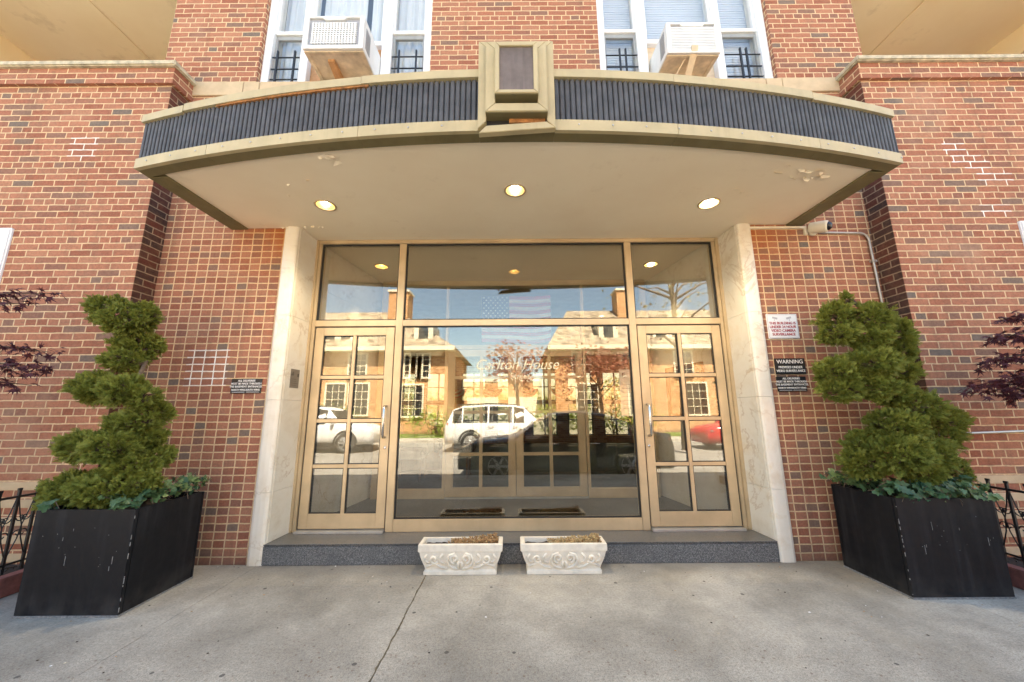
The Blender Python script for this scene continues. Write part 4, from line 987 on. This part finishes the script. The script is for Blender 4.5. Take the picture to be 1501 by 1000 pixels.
RT = [(165, 140, 75, 80, 0), (206, 62, 18, 40, 0), (165, 205, 85, 45, -.03), (310, 140, 85, 85, -.05), (300, 215, 90, 70, -.04), (420, 200, 68, 90, .04), (440, 275, 60, 60, .04), (165, 370, 100, 70, -.02), (190, 450, 100, 50, -.03), (320, 330, 110, 75, -.08), (320, 430, 100, 70, -.06), (435, 360, 75, 70, .0), (420, 470, 90, 60, -.03),
      (520, 520, 100, 75, -.06), (620, 580, 90, 70, -.02), (610, 650, 80, 50, 0), (420, 600, 120, 80, -.08), (280, 680, 75, 60, 0), (290, 760, 95, 70, -.02), (430, 720, 140, 95, -.14), (560, 720, 100, 90, -.06), (530, 800, 90, 50, -.1), (680, 800, 50, 50, .03)]
topiary('spiral_topiary', 'bushier spiral evergreen with merged tiers in the right black planter', lobes(RT, 1170, 420, .34, -.40, 1.1), (3.13, -.40, 0), -.40, 5, 235)

def leaf(m, p, d, nrm, L, rnd, tip, kind='ivy'):
    d = d.normalized(); nrm = (nrm-d*nrm.dot(d)).normalized(); s = d.cross(nrm)
    if kind == 'ivy': o = [(0, 0), (-.36, -.10), (-.52, .12), (-.34, .36), (-.42, .60), (-.18, .66), (0, 1.0), (.18, .66), (.42, .60), (.34, .36), (.52, .12), (.36, -.10)]
    else: o = [(0, 0), (-.16, .2), (-.5, .28), (-.2, .42), (-.42, .78), (-.08, .52), (0, 1.1), (.08, .52), (.42, .78), (.2, .42), (.5, .28), (.16, .2)]
    vs = [p+d*.3*L-nrm*.05*L]+[p+s*(a*L)+d*(b*L)+nrm*(-.12*L*(abs(a)*1.6)**2-.1*L*b*b) for a, b in o]
    m.add(vs, [(0, i+1, (i+1) % len(o)+1) for i in range(len(o))], [tip*rnd.uniform(.6, 1)]*len(vs))
def ivy(lb, spots, base, seed):
    rnd = random.Random(seed); t = thing('ivy', lb, 'ivy', base, 'trailing ivy in the planters'); m = MB(); s = MB()
    for (x0, x1, y0, y1, z, n, sz, tp) in spots:
        for i in range(n):
            p = Vector((rnd.uniform(x0, x1), rnd.uniform(y0, y1), z+rnd.uniform(-.035, .06)))
            d = Vector((rnd.uniform(-1, 1), rnd.uniform(-1.2, .3), rnd.uniform(-.9, .5)))
            leaf(m, p, d, Vector((rnd.uniform(-.5, .5), -.8, rnd.uniform(.3, 1.1))), sz*rnd.uniform(.6, 1.25), rnd, tp if rnd.random() < .5 else 0)
            if i % 3 == 0: s.tube([p, p-d.normalized()*.05-Vector((0, 0, .04))], .0022, 4)
    m.build('leaves', 'ivy_leaf', t, recalc=False); s.build('stems', 'bark', t)['kind'] = 'stuff'
ivy('dark ivy at the foot of the left spiral evergreen spilling over the planter corner', [(-2.86, -2.60, -.82, -.58, .70, 46, .062, .1), (-2.80, -2.58, -.60, -.25, .73, 110, .045, .8), (-3.26, -3.1, -.83, -.75, .665, 10, .06, .1), (-2.75, -2.57, -.35, -.22, .74, 40, .04, .9)], (-2.7, -.5, .66), 11)
ivy('thick dark ivy all round the foot of the right evergreen', [(2.77, 3.05, -.60, -.15, .71, 90, .055, .35), (2.82, 3.48, -.70, -.52, .69, 150, .058, .25), (3.30, 3.52, -.66, -.2, .71, 50, .055, .2), (2.72, 2.85, -.3, -.1, .72, 30, .045, .5)], (3.1, -.45, .66), 12)

# ------------------------------------------------------------ cast stone troughs
def trough(x0, x1, lb, fill):
    t = thing('stone_trough', lb, 'trough', ((x0+x1)/2, -.15, 0), 'stone troughs in front of the step')
    cx_ = (x0+x1)/2; hw = (x1-x0)/2; yc, hy = -.148, .095
    prof = [(.86, .88, 0), (.86, .88, .028), (.82, .78, .034), (.845, .80, .06), (.90, .86, .10), (.945, .92, .14), (.965, .95, .172), (1.0, 1.0, .176), (1.0, 1.0, .228), (.985, .97, .233), (.90, .74, .233), (.88, .70, .17)]
    m = MB(); vs = []
    for a, b, z in prof: vs += [(cx_-hw*a, yc-hy*b, z), (cx_+hw*a, yc-hy*b, z), (cx_+hw*a, yc+hy*b, z), (cx_-hw*a, yc+hy*b, z)]
    fs = [(4*i+k, 4*i+(k+1) % 4, 4*i+4+(k+1) % 4, 4*i+4+k) for i in range(len(prof)-1) for k in range(4)]+[(3, 2, 1, 0), tuple(range(4*len(prof)-4, 4*len(prof)))]
    m.add(vs, fs).build('body', 'cast_stone', t, bevel=.004)
    def yz(z):
        for (a, b, z0), (a2, b2, z1) in zip(prof[2:7], prof[3:8]):
            if z <= z1: return yc-hy*(b+(b2-b)*max(0, (z-z0)/(z1-z0)))
        return yc-hy*.95
    def stroke(pts, r): m2.tube([(cx_+px_*hw, yz(pz)-.001, pz) for px_, pz in pts], r, 6)
    m2 = MB()
    def spiral(cx0, cz0, r0, turns, a0, sg, n=26, sx=1.0):
        return [(cx0+sg*(r0*(1-.85*i/n))*math.cos(a0+turns*6.28*i/n)*sx/hw, cz0+(r0*(1-.85*i/n))*math.sin(a0+turns*6.28*i/n)) for i in range(n+1)]
    for sg in (-1, 1):
        stroke(spiral(sg*.14, .122, .036, 1.35, -1.6, sg), [.013]*20+[.009]*7); stroke([(sg*.02, .045), (sg*.16, .05), (sg*.27, .075), (sg*.30, .115), (sg*.25, .15), (sg*.12, .162)], .0115)
        stroke(spiral(sg*.62, .118, .034, 1.2, -2.6, sg), .0115); stroke([(sg*.30, .048), (sg*.45, .056), (sg*.58, .085), (sg*.70, .075), (sg*.80, .06)], .010); stroke([(sg*.40, .16), (sg*.48, .13), (sg*.46, .10), (sg*.36, .085)], .010)
        stroke([(sg*.78, .155), (sg*.84, .13), (sg*.80, .10), (sg*.72, .095)], .010); stroke([(sg*.03, .05), (sg*.05, .075), (sg*.02, .10)], .012)
    m2.build('scroll_relief', 'cast_stone', t, smooth=True)
    rnd = random.Random(int(x0*100)); s = MB(); vs = []; nx, ny = 30, 8
    for j in range(ny+1):
        for i in range(nx+1): vs.append((cx_-hw*.88+hw*1.76*i/nx, yc-hy*.70+hy*1.4*j/ny, .196+.012*noise.noise((i*.5, j*.6, x0))))
    s.add(vs, [(j*(nx+1)+i, j*(nx+1)+i+1, (j+1)*(nx+1)+i+1, (j+1)*(nx+1)+i) for j in range(ny) for i in range(nx)]); s.build('soil', 'soil', t)
    q = MB()
    for i in range(520):
        u = fill[0]+(fill[1]-fill[0])*rnd.random()**.8; p = Vector((cx_+hw*.86*u, yc+hy*.66*rnd.uniform(-1, 1), .208+.034*rnd.random()*max(.2, u+.6)))
        q.mat('pale_moss' if rnd.random() < fill[2] else 'dry_moss'); d = Vector((rnd.uniform(-1, 1), rnd.uniform(-1, 1), rnd.uniform(0, 1))).normalized()*rnd.uniform(.012, .028); q.tube([p, p+d*.5+Vector((0, 0, .004)), p+d], [.004, .005, .0015], 4)
    q.build('dried_moss', None, t)
trough(-.782, -.090, 'cast stone scroll trough on the pavement whose dry moss fills only the right half', (-.35, 1, .2)); trough(.058, .768, 'cast stone scroll trough on the pavement with dry yellow moss along its length', (-.4, 1, .75))

# ------------------------------------------------------------ beds, borders, fences and maples at both sides
def bed(s):
    side = 'left' if s < 0 else 'right'
    X = lambda a, b: (min(a, b), max(a, b))
    xi = s*3.70
    t = thing('bed_border', 'low red stone border edging the garden bed on the %s' % side, 'border', (xi, -.8, 0), 'garden bed borders')
    y = -.215; k = 0
    while y > -2.6:
        L = .46 if k % 2 else .40
        B('border_block', 'bed_border', t, (*X(xi, xi+s*.09), y-L+.004, y, .0, .135), bevel=.006); y -= L; k += 1
    struct(MB().box(*X(xi+s*.09, s*9), -2.6, -.212, .002, .095), 'mulch', 'mulch', 'stuff')
    mm = MB(); rnd = random.Random(9+s)
    for i in range(700):
        p = Vector((xi+s*rnd.uniform(.1, 1.6), rnd.uniform(-1.6, -.25), .098)); d = Vector((rnd.uniform(-1, 1), rnd.uniform(-1, 1), rnd.uniform(-.1, .5))).normalized()*rnd.uniform(.012, .035)
        mm.tube([p-d, p+d], [.006, .003], 4)
    o = mm.build('mulch_chips', 'mulch'); o['kind'] = 'stuff'
    f = thing('iron_fence', 'black wrought iron fence with scrolls around the %s garden bed' % side, 'fence', (s*3.92, -.8, .09), 'iron garden fences')
    xf = s*3.93
    for j in range(16):
        yy = -.30-j*.115
        m = MB().box(xf-.008, xf+.008, yy-.008, yy+.008, .09, .71); m.box(xf-.006, xf+.006, yy-.013, yy+.013, .71, .728); m.build('picket', 'black_iron', f)
    B('rail', 'black_iron', f, (xf-.006, xf+.006, -2.1, -.212, .655, .672)); B('rail', 'black_iron', f, (xf-.006, xf+.006, -2.1, -.212, .155, .168))
    for j in range(15):
        m = MB(); yc = -.30-j*.115-.0575
        for sg in (-1, 1):
            for zc, sv in ((.38, 1), (.50, -1)):
                pts = []
                for i in range(19):
                    a = 3.9*i/18*1.6; r = .030*(1-.75*i/18); pts.append((xf, yc+sg*(.026+r*math.cos(a)-.012), zc+sv*r*math.sin(a)))
                m.tube(pts, .0042, 5)
            m.tube([(xf, yc+sg*.05, .22), (xf, yc+sg*.012, .34), (xf, yc, .44), (xf, yc+sg*.03, .55), (xf, yc+sg*.05, .65)], .0042, 5)
        m.build('scroll', 'black_iron', f)
bed(-1); bed(1)
def maple(s, lb, arms, seed):
    rnd = random.Random(seed)
    bx_, by_ = s*4.75, -.85
    t = thing('japanese_maple', lb, 'tree', (bx_, by_, .09), 'Japanese maples in the garden beds')
    tr = MB(); tr.tube([(bx_, by_, .09), (bx_-s*.05, by_, .6), (bx_-s*.02, by_+.03, 1.2), (bx_, by_, 1.9), (bx_+s*.1, by_, 2.5)], [.05, .042, .034, .022, .01], 8)
    lv = MB()
    for (xe, ye, ze, z0, dens, spread) in arms:
        a = Vector((bx_-s*.03, by_, z0)); e = Vector((xe, ye, ze)); mid = (a+e)/2+Vector((0, 0, .12)); pts = [a.lerp(mid, i/4).lerp(mid.lerp(e, i/4), i/4) for i in range(5)]
        tr.tube(pts, [.013, .010, .007, .005, .002], 6)
        for i in range(int(dens*.62)):
            f = rnd.uniform(.25, 1.02); p = a.lerp(mid, f).lerp(mid.lerp(e, f), f)+Vector((rnd.gauss(0, .05), rnd.gauss(0, .09), rnd.gauss(-.01, spread)))*(1.25-f*.8)
            d = Vector((-s*rnd.uniform(.2, 1), rnd.uniform(-.7, .7), rnd.uniform(-.9, .05)))
            for q in range(2): leaf(lv, p+Vector((rnd.gauss(0, .012), rnd.gauss(0, .012), rnd.gauss(0, .01))), d+Vector((rnd.gauss(0, .4), rnd.gauss(0, .4), rnd.gauss(0, .3))), Vector((rnd.gauss(0, .4), rnd.gauss(0, .5), 1)), rnd.uniform(.04, .075), rnd, .6 if rnd.random() < .2 else 0, 'maple')
    tr.build('trunk', 'bark', t, smooth=True); lv.build('crown', 'maple_red', t, recalc=False)
LA = [(-3.66, -.7, 2.25, 2.05, 60, .035), (-3.78, -.75, 2.15, 2.0, 60, .04), (-3.60, -.68, 1.78, 1.75, 110, .04), (-3.62, -.72, 1.66, 1.6, 130, .05), (-3.66, -.7, 1.52, 1.5, 110, .05), (-3.9, -.75, 1.30, 1.3, 90, .06), (-3.98, -.8, 1.08, 1.1, 80, .06), (-4.0, -.7, .85, .9, 70, .06), (-4.1, -.9, 2.5, 2.2, 80, .06)]
RA = [(3.92, -.7, 2.0, 1.95, 120, .04), (3.76, -.7, 1.84, 1.8, 160, .045), (3.66, -.7, 1.66, 1.65, 190, .05), (3.50, -.7, 1.45, 1.6, 260, .055), (3.62, -.75, 1.42, 1.5, 220, .06), (3.85, -.65, 1.38, 1.4, 180, .06), (4.1, -.8, 1.25, 1.3, 120, .06), (4.2, -.9, 2.4, 2.2, 90, .06)]
maple(-1, 'dark purple Japanese maple with thin drooping sprays at the left edge', LA, 21); maple(1, 'dark purple Japanese maple with a dense low layer at the right edge', RA, 22)

# ------------------------------------------------------------ across the street: what the entrance glass reflects
def house(x0, x1, yf, yb, eave, ridge, lb, hip, dorm, wins, chim):
    h = thing('brick_house', lb, 'house', ((x0+x1)/2, (yf+yb)/2, 0), 'houses across the street')
    B('wall', 'sunny_brick', h, (x0, x1, yb, yf, -.1, eave))
    o = .45; ym = (yf+yb)/2; a = hip[0]; b = hip[1]
    vs = [(x0-o, yf+o, eave), (x1+o, yf+o, eave), (x1+o, yb-o, eave), (x0-o, yb-o, eave), (x0-o+a, ym, ridge), (x1+o-b, ym, ridge)]
    MB().add(vs, [(0, 1, 5, 4), (1, 2, 5), (2, 3, 4, 5), (3, 0, 4), (0, 3, 2, 1)]).build('roof', 'slate', h)
    B('eaves_board', 'cream_trim', h, (x0-o, x1+o, yf+o, yf+o+.05, eave-.22, eave+.03), (x0-o, x1+o, yf+.02, yf+o, eave-.25, eave-.20))
    for x, w in chim: c = B('chimney', 'sunny_brick', h, (x-w/2, x+w/2, ym-.1, ym+1.2, eave, ridge+1.2)); B('chimney_cap', 'cream_trim', c, (x-w/2-.08, x+w/2+.08, ym-.18, ym+1.28, ridge+1.2, ridge+1.35))
    def win(x, z0, z1, w, y):
        f = B('window', 'cream_trim', h, (x-w/2-.1, x-w/2, y, y+.08, z0-.1, z1+.1), (x+w/2, x+w/2+.1, y, y+.08, z0-.1, z1+.1), (x-w/2, x+w/2, y, y+.08, z1, z1+.1), (x-w/2, x+w/2, y, y+.12, z0-.1, z0),
              *[(x-w/2+w*i/3-.015, x-w/2+w*i/3+.015, y+.01, y+.05, z0, z1) for i in (1, 2)], *[(x-w/2, x+w/2, y+.012, y+.048, z0+(z1-z0)*i/4-.015, z0+(z1-z0)*i/4+.015) for i in (1, 2, 3)])
        B('pane', 'car_glass', f, (x-w/2, x+w/2, y, y+.02, z0, z1))
    for x, z0, z1, w in wins: win(x, z0, z1, w, yf+.001)
    for x, w in dorm:
        zc = eave+.9; yd = yf-.5
        d = B('dormer', 'cream_trim', h, (x-w/2, x+w/2, yd-2, yd, eave+.3, zc+.75)); MB().add([(x-w/2-.15, yd+.15, zc+.75), (x+w/2+.15, yd+.15, zc+.75), (x+w/2+.15, yd-2.2, zc+1.0), (x-w/2-.15, yd-2.2, zc+1.0), (x-w/2-.15, yd+.15, zc+.83), (x+w/2+.15, yd+.15, zc+.83), (x+w/2+.15, yd-2.2, zc+1.1), (x-w/2-.15, yd-2.2, zc+1.1)], [(0, 1, 2, 3), (7, 6, 5, 4), (0, 4, 5, 1), (1, 5, 6, 2), (2, 6, 7, 3), (3, 7, 4, 0)]).build('dormer_roof', 'brown_slate', d)
        for dx in ((-w/4, w/4) if w > 1.3 else (0,)): B('dormer_pane', 'car_glass', d, (x+dx-.30, x+dx+.30, yd, yd+.02, eave+.55, zc+.6))
    return h
house(-24, -3.9, -18, -27, 5.1, 8.6, 'sunlit brick house with slate hip roof reflected left in the entrance glass', (3, 5), [(-11, 2.0), (-5.6, 1.2), (-17, 2)], [(-12.6+s, 3.3, 4.7, 1.0) for s in (0, 3.2, 6.6)]+[(-10.6, 1.1, 2.9, 1.1), (-9.2, 1.1, 2.9, 1.1), (-5.6, 3.3, 4.7, 1.1), (-6, 1.0, 2.8, 1.2), (-15, 1.1, 2.9, 1.1)], [(-8.2, 1.4)])
wing = thing('garage_wing', 'low sunlit brick garage between the two houses reflected mid glass', 'garage', (-.6, -23, 0))
B('wall', 'sunny_brick', wing, (-3.4, 2.1, -25, -22, -.1, 3.3)); B('parapet', 'cream_trim', wing, (-3.45, 2.15, -25.05, -21.95, 3.3, 3.5))
for x in (-2.1, .8): B('garage_door', 'cream_trim', wing, (x-1.1, x+1.1, -21.99, -21.94, -.1, 2.2))
house(2.6, 24, -18, -27, 5.1, 8.6, 'sunlit brick house with stepped slate roof reflected right in the entrance glass', (2, 3), [(6.1, 1.2), (9.9, 2.0), (16, 2)], [(4.2, 3.3, 4.7, 1.0), (7.2, 3.3, 4.7, 1.0), (10.4, 3.3, 4.7, 1.0), (4.5, 1.0, 2.8, 1.2), (7.6, 1.0, 2.8, 1.2), (11, 1, 2.8, 1.2), (15, 1, 2.8, 1.2)], [(8.2, 1.2)])
def tree(name, lb, x, y, h, r, z0, mat, n, seed, trunk=.12, ls=.22, group='trees across the street'):
    rnd = random.Random(seed); t = thing(name, lb, 'tree', (x, y, 0), group); m = MB(); b = MB()
    b.tube([(x, y, -.1), (x+.1, y, z0*.6), (x, y, z0+.3*(h-z0)), (x+.1, y, h*.92)], [trunk, trunk*.8, trunk*.5, trunk*.15], 8)
    cl = []
    for i in range(16):
        v = Vector((rnd.gauss(0, 1), rnd.gauss(0, 1), rnd.gauss(0, .8))).normalized()*rnd.uniform(.45, 1); e = Vector((x+v.x*r, y+v.y*r, (h+z0)/2+v.z*(h-z0)/2)); a = Vector((x, y, max(z0*.8, e.z-1.0)))
        b.tube([a, (a+e)/2+Vector((0, 0, .15)), e], [trunk*.35, trunk*.2, .012], 5); cl.append(e)
    for i in range(n):
        c = rnd.choice(cl); p = c+Vector((rnd.gauss(0, r*.22), rnd.gauss(0, r*.22), rnd.gauss(0, r*.16)))
        leaf(m, p, Vector((rnd.gauss(0, 1), rnd.gauss(0, 1), rnd.gauss(-.3, .6))), Vector((rnd.gauss(0, .6), rnd.gauss(0, .6), 1)), ls*rnd.uniform(.6, 1.3), rnd, rnd.random(), 'maple')
    b.build('trunk', 'bark', t, smooth=True); m.build('crown', mat, t, recalc=False)
tree('street_tree', 'red leaved maple across the street, reflected in the middle of the glass', .2, -15.8, 5.0, 1.7, 2.6, 'street_maple', 900, 31)
tree('street_tree', 'red leaved maple before the right house, reflected at the right of the glass', 4.6, -15.4, 4.6, 2.4, 2.2, 'street_maple', 1800, 32)
tree('street_tree', 'bare spring tree with few leaves reflected in the right transom', 6.0, -9.0, 8.4, 3.0, 3.6, 'young_leaf', 420, 33, .16, .14)
for i, (x, w_) in enumerate(((-9.5, 'under the left house windows'), (-4.2, 'at the corner of the left house'), (1.2, 'between the two houses'), (6.5, 'under the right house windows'))):
    tree('garden_shrub', 'yellow green shrub %s across the street' % w_, x, -16.4, 1.5, 1.3, .1, 'spring_green', 700, 40+i, .05, .16, 'shrubs across the street')
for i, (x, w_) in enumerate(((-3.6, 'far left'), (-1.1, 'left of the middle'), (1.4, 'right of the middle'), (4.0, 'far right'))):
    tree('courtyard_shrub', 'bright green shrub outside the lobby back windows, %s' % w_, x, 11.6, 2.6, 1.3, .1, 'spring_green', 1100, 50+i, .05, .16, 'shrubs behind the lobby')

def car(name, lb, x, y, L, Wd, H, paint, flip, group='cars parked in the street'):
    t = thing(name, lb, 'car', (x, y, -.19), group); s = -1 if flip else 1; suv = H > 1.6
    hw = Wd/2; zb = .30 if suv else .24; zbelt = H*.60
    hood = H*.60 if suv else H*.61
    st_ = ([(-.50, .55*H, .55*H, .86), (-.485, .60*H, .62*H, .93), (-.44, zbelt, .90*H, .97), (-.36, zbelt, H*.97, 1), (-.15, zbelt, H, 1), (.05, zbelt, H*.985, 1), (.14, zbelt, H*.94, 1), (.26, zbelt*1.0, hood*1.03, 1), (.42, hood*.96, hood*.97, .97), (.485, hood*.80, hood*.82, .88), (.50, hood*.62, hood*.64, .78)] if suv else
           [(-.50, .50*H, .52*H, .84), (-.485, .62*H, .66*H, .92), (-.40, .66*H, .69*H, .97), (-.30, zbelt, H*.84, 1), (-.20, zbelt, H*.96, 1), (-.05, zbelt, H, 1), (.06, zbelt, H*.96, 1), (.20, zbelt, hood*1.12, 1), (.25, zbelt*.98, hood*1.0, 1), (.42, hood*.90, hood*.91, .95), (.485, hood*.74, hood*.76, .86), (.50, hood*.55, hood*.57, .76)])
    def sec(f, zl, zt, wf):
        ww = hw*wf; top_in = .76 if zt > zl+.12 else .96
        return [(ww*.86, zb), (ww*.98, zb+.10), (ww, zb+.30), (ww*.985, min(zl, zt)*.9), (ww*.95, zl), (ww*(.95*(1-.5)+.95*top_in*.5), (zl+zt)/2), (ww*.95*top_in, zt-.03 if zt > zl+.12 else zt), (ww*.5*top_in, zt+.015)]
    body = MB(); vs = []; nsec = 8
    for f, zl, zt, wf in st_:
        pr = sec(f, zl, zt, wf)
        ring = [(x+s*f*L, y+a, b-.19) for a, b in pr]+[(x+s*f*L, y-a, b-.19) for a, b in pr[::-1]]; vs += ring
    N = 16; fs = []; gl = MB(); gvs = vs
    for i in range(len(st_)-1):
        for k in range(N-1):
            q = (i*N+k, i*N+k+1, (i+1)*N+k+1, (i+1)*N+k); fs.append(q)
        fs.append((i*N+N-1, i*N, (i+1)*N, (i+1)*N+N-1))
    fs += [tuple(range(N-1, -1, -1)), tuple(range((len(st_)-1)*N, len(st_)*N))]
    body.add(vs, fs).build('body', paint, t, smooth=True)
    # glazing a few mm proud of the cabin sides, front and rear screens
    def P(i, k, off): v = Vector(vs[i*N+k]); c_ = Vector((v.x, y, v.z)); return v+(v-c_).normalized()*off+Vector((0, 0, 0))
    cab = [i for i in range(len(st_)) if st_[i][2] > st_[i][1]+.18]
    for sd in (0, 1):
        for i in cab[:-1]:
            if i+1 not in cab: continue
            k0, k1 = (4, 6) if sd == 0 else (11, 9)
            a, b, c_, d = P(i, k0, .006), P(i+1, k0, .006), P(i+1, k1, .006), P(i, k1, .006); e = .05
            ctr = (a+b+c_+d)/4; MB().add([ctr+(p-ctr)*(.93) for p in (a, b, c_, d)], [(0, 1, 2, 3)]).build('window', 'car_glass', t, recalc=False)
    for i in (cab[0]-1, cab[-1]):
        a, b, c_, d = [Vector(vs[i*N+k]) for k in (6, 9)]+[Vector(vs[(i+1)*N+k]) for k in (9, 6)]; ctr = (a+b+c_+d)/4
        up_ = (b-a).cross(c_-b).normalized(); up_ = up_ if up_.z > 0 else -up_
        MB().add([ctr+(p-ctr)*.94+up_*.03 for p in (a, b, c_, d)], [(0, 1, 2, 3)]).build('windscreen', 'car_glass', t, recalc=False)
    rw = .36 if suv else .33
    for sd in (-1, 1):
        B('sill_trim', 'tyre', t, (x-.20*L, x+.22*L, y+sd*hw*.93-.03, y+sd*hw*.93+.03, zb-.21, zb-.06), bevel=.02)
        if suv: MB().tube([(x-s*.40*L, y+sd*hw*.70, H*.98-.17), (x-s*.15*L, y+sd*hw*.71, H+.03-.17), (x+s*.08*L, y+sd*hw*.70, H*.985-.17)], .02, 6).build('roof_rail', 'tyre', t)
        for f in (-.29, .31):
            a = MB(); cx_ = x+s*f*L; pts = [(cx_+(rw+.05)*math.cos(math.pi*k/12), y+sd*(hw-.005), rw-.19+(rw+.06)*math.sin(math.pi*k/12)) for k in range(13)]; a.tube(pts, .035, 6); a.build('wheel_arch', 'tyre', t)
    for f in (-.29, .31):
        for sd in (-1, 1):
            cx_, cy_, cz = x+s*f*L, y+sd*(hw-.10), rw-.19
            MB().lathe([(rw*.70, -.115), (rw*.96, -.11), (rw, -.08), (rw, .08), (rw*.96, .11), (rw*.70, .115), (rw*.66, .08)], (cx_, cy_, cz), 26, (0, sd, 0)).build('wheel', 'tyre', t, smooth=True)
            wh = bpy.data.objects[[o.name for o in bpy.data.objects if o.parent == t][-1]]
            r_ = MB().lathe([(rw*.68, .06), (rw*.68, .105), (rw*.62, .10), (rw*.60, .07)], (cx_, cy_, cz), 26, (0, sd, 0))
            for k in range(6):
                a = k*math.pi/3; r_.tube([(cx_, cy_+sd*.10, cz), (cx_+rw*.64*math.cos(a), cy_+sd*.095, cz+rw*.64*math.sin(a))], .03, 5)
            r_.build('rim', 'alloy', wh); MB().lathe([(.0, .05), (rw*.62, .05)], (cx_, cy_, cz), 20, (0, sd, 0)).build('brake_shadow', 'rubber_gasket', wh)
    for sd in (-1, 1):
        B('headlight', 'alloy', t, (x+s*.455*L-.1, x+s*.455*L+.1, y+sd*hw*.78-.1, y+sd*hw*.78+.1, hood*.70-.19, hood*.80-.19), bevel=.03)
        B('tail_light', 'tail_lamp', t, (x-s*.475*L-.05, x-s*.475*L+.05, y+sd*hw*.80-.1, y+sd*hw*.80+.1, .62*H-.30, .62*H-.19), bevel=.02)
        B('wing_mirror', paint, t, (x+s*.20*L-.06, x+s*.20*L+.06, y+sd*(hw+.02)-.09, y+sd*(hw+.02)+.09, zbelt-.19, zbelt-.05), bevel=.03)
        for f in (-.13, .06): MB().tube([(x+s*f*L-.10, y+sd*(hw+.004), zbelt*.9-.19), (x+s*f*L-.05, y+sd*(hw+.03), zbelt*.9-.19), (x+s*f*L+.08, y+sd*(hw+.025), zbelt*.9-.19), (x+s*f*L+.11, y+sd*(hw+.004), zbelt*.9-.19)], .013, 6).build('door_handle', 'chrome', t, smooth=True)
car('parked_sedan', 'dark saloon car at the near kerb, reflected across the right of the glass', 1.15, -4.85, 4.7, 1.82, 1.46, 'car_black', True)
car('parked_suv', 'white sport utility car across the street, reflected left of the door meeting line', -.2, -10.45, 4.6, 1.85, 1.70, 'car_white', False)
car('parked_suv', 'second white sport utility car across the street, reflected in the left door', -7.5, -10.45, 4.6, 1.85, 1.68, 'car_white', False)
car('parked_car', 'red car parked across the street, reflected in the right door', 9.3, -10.4, 4.3, 1.78, 1.50, 'car_red', True)
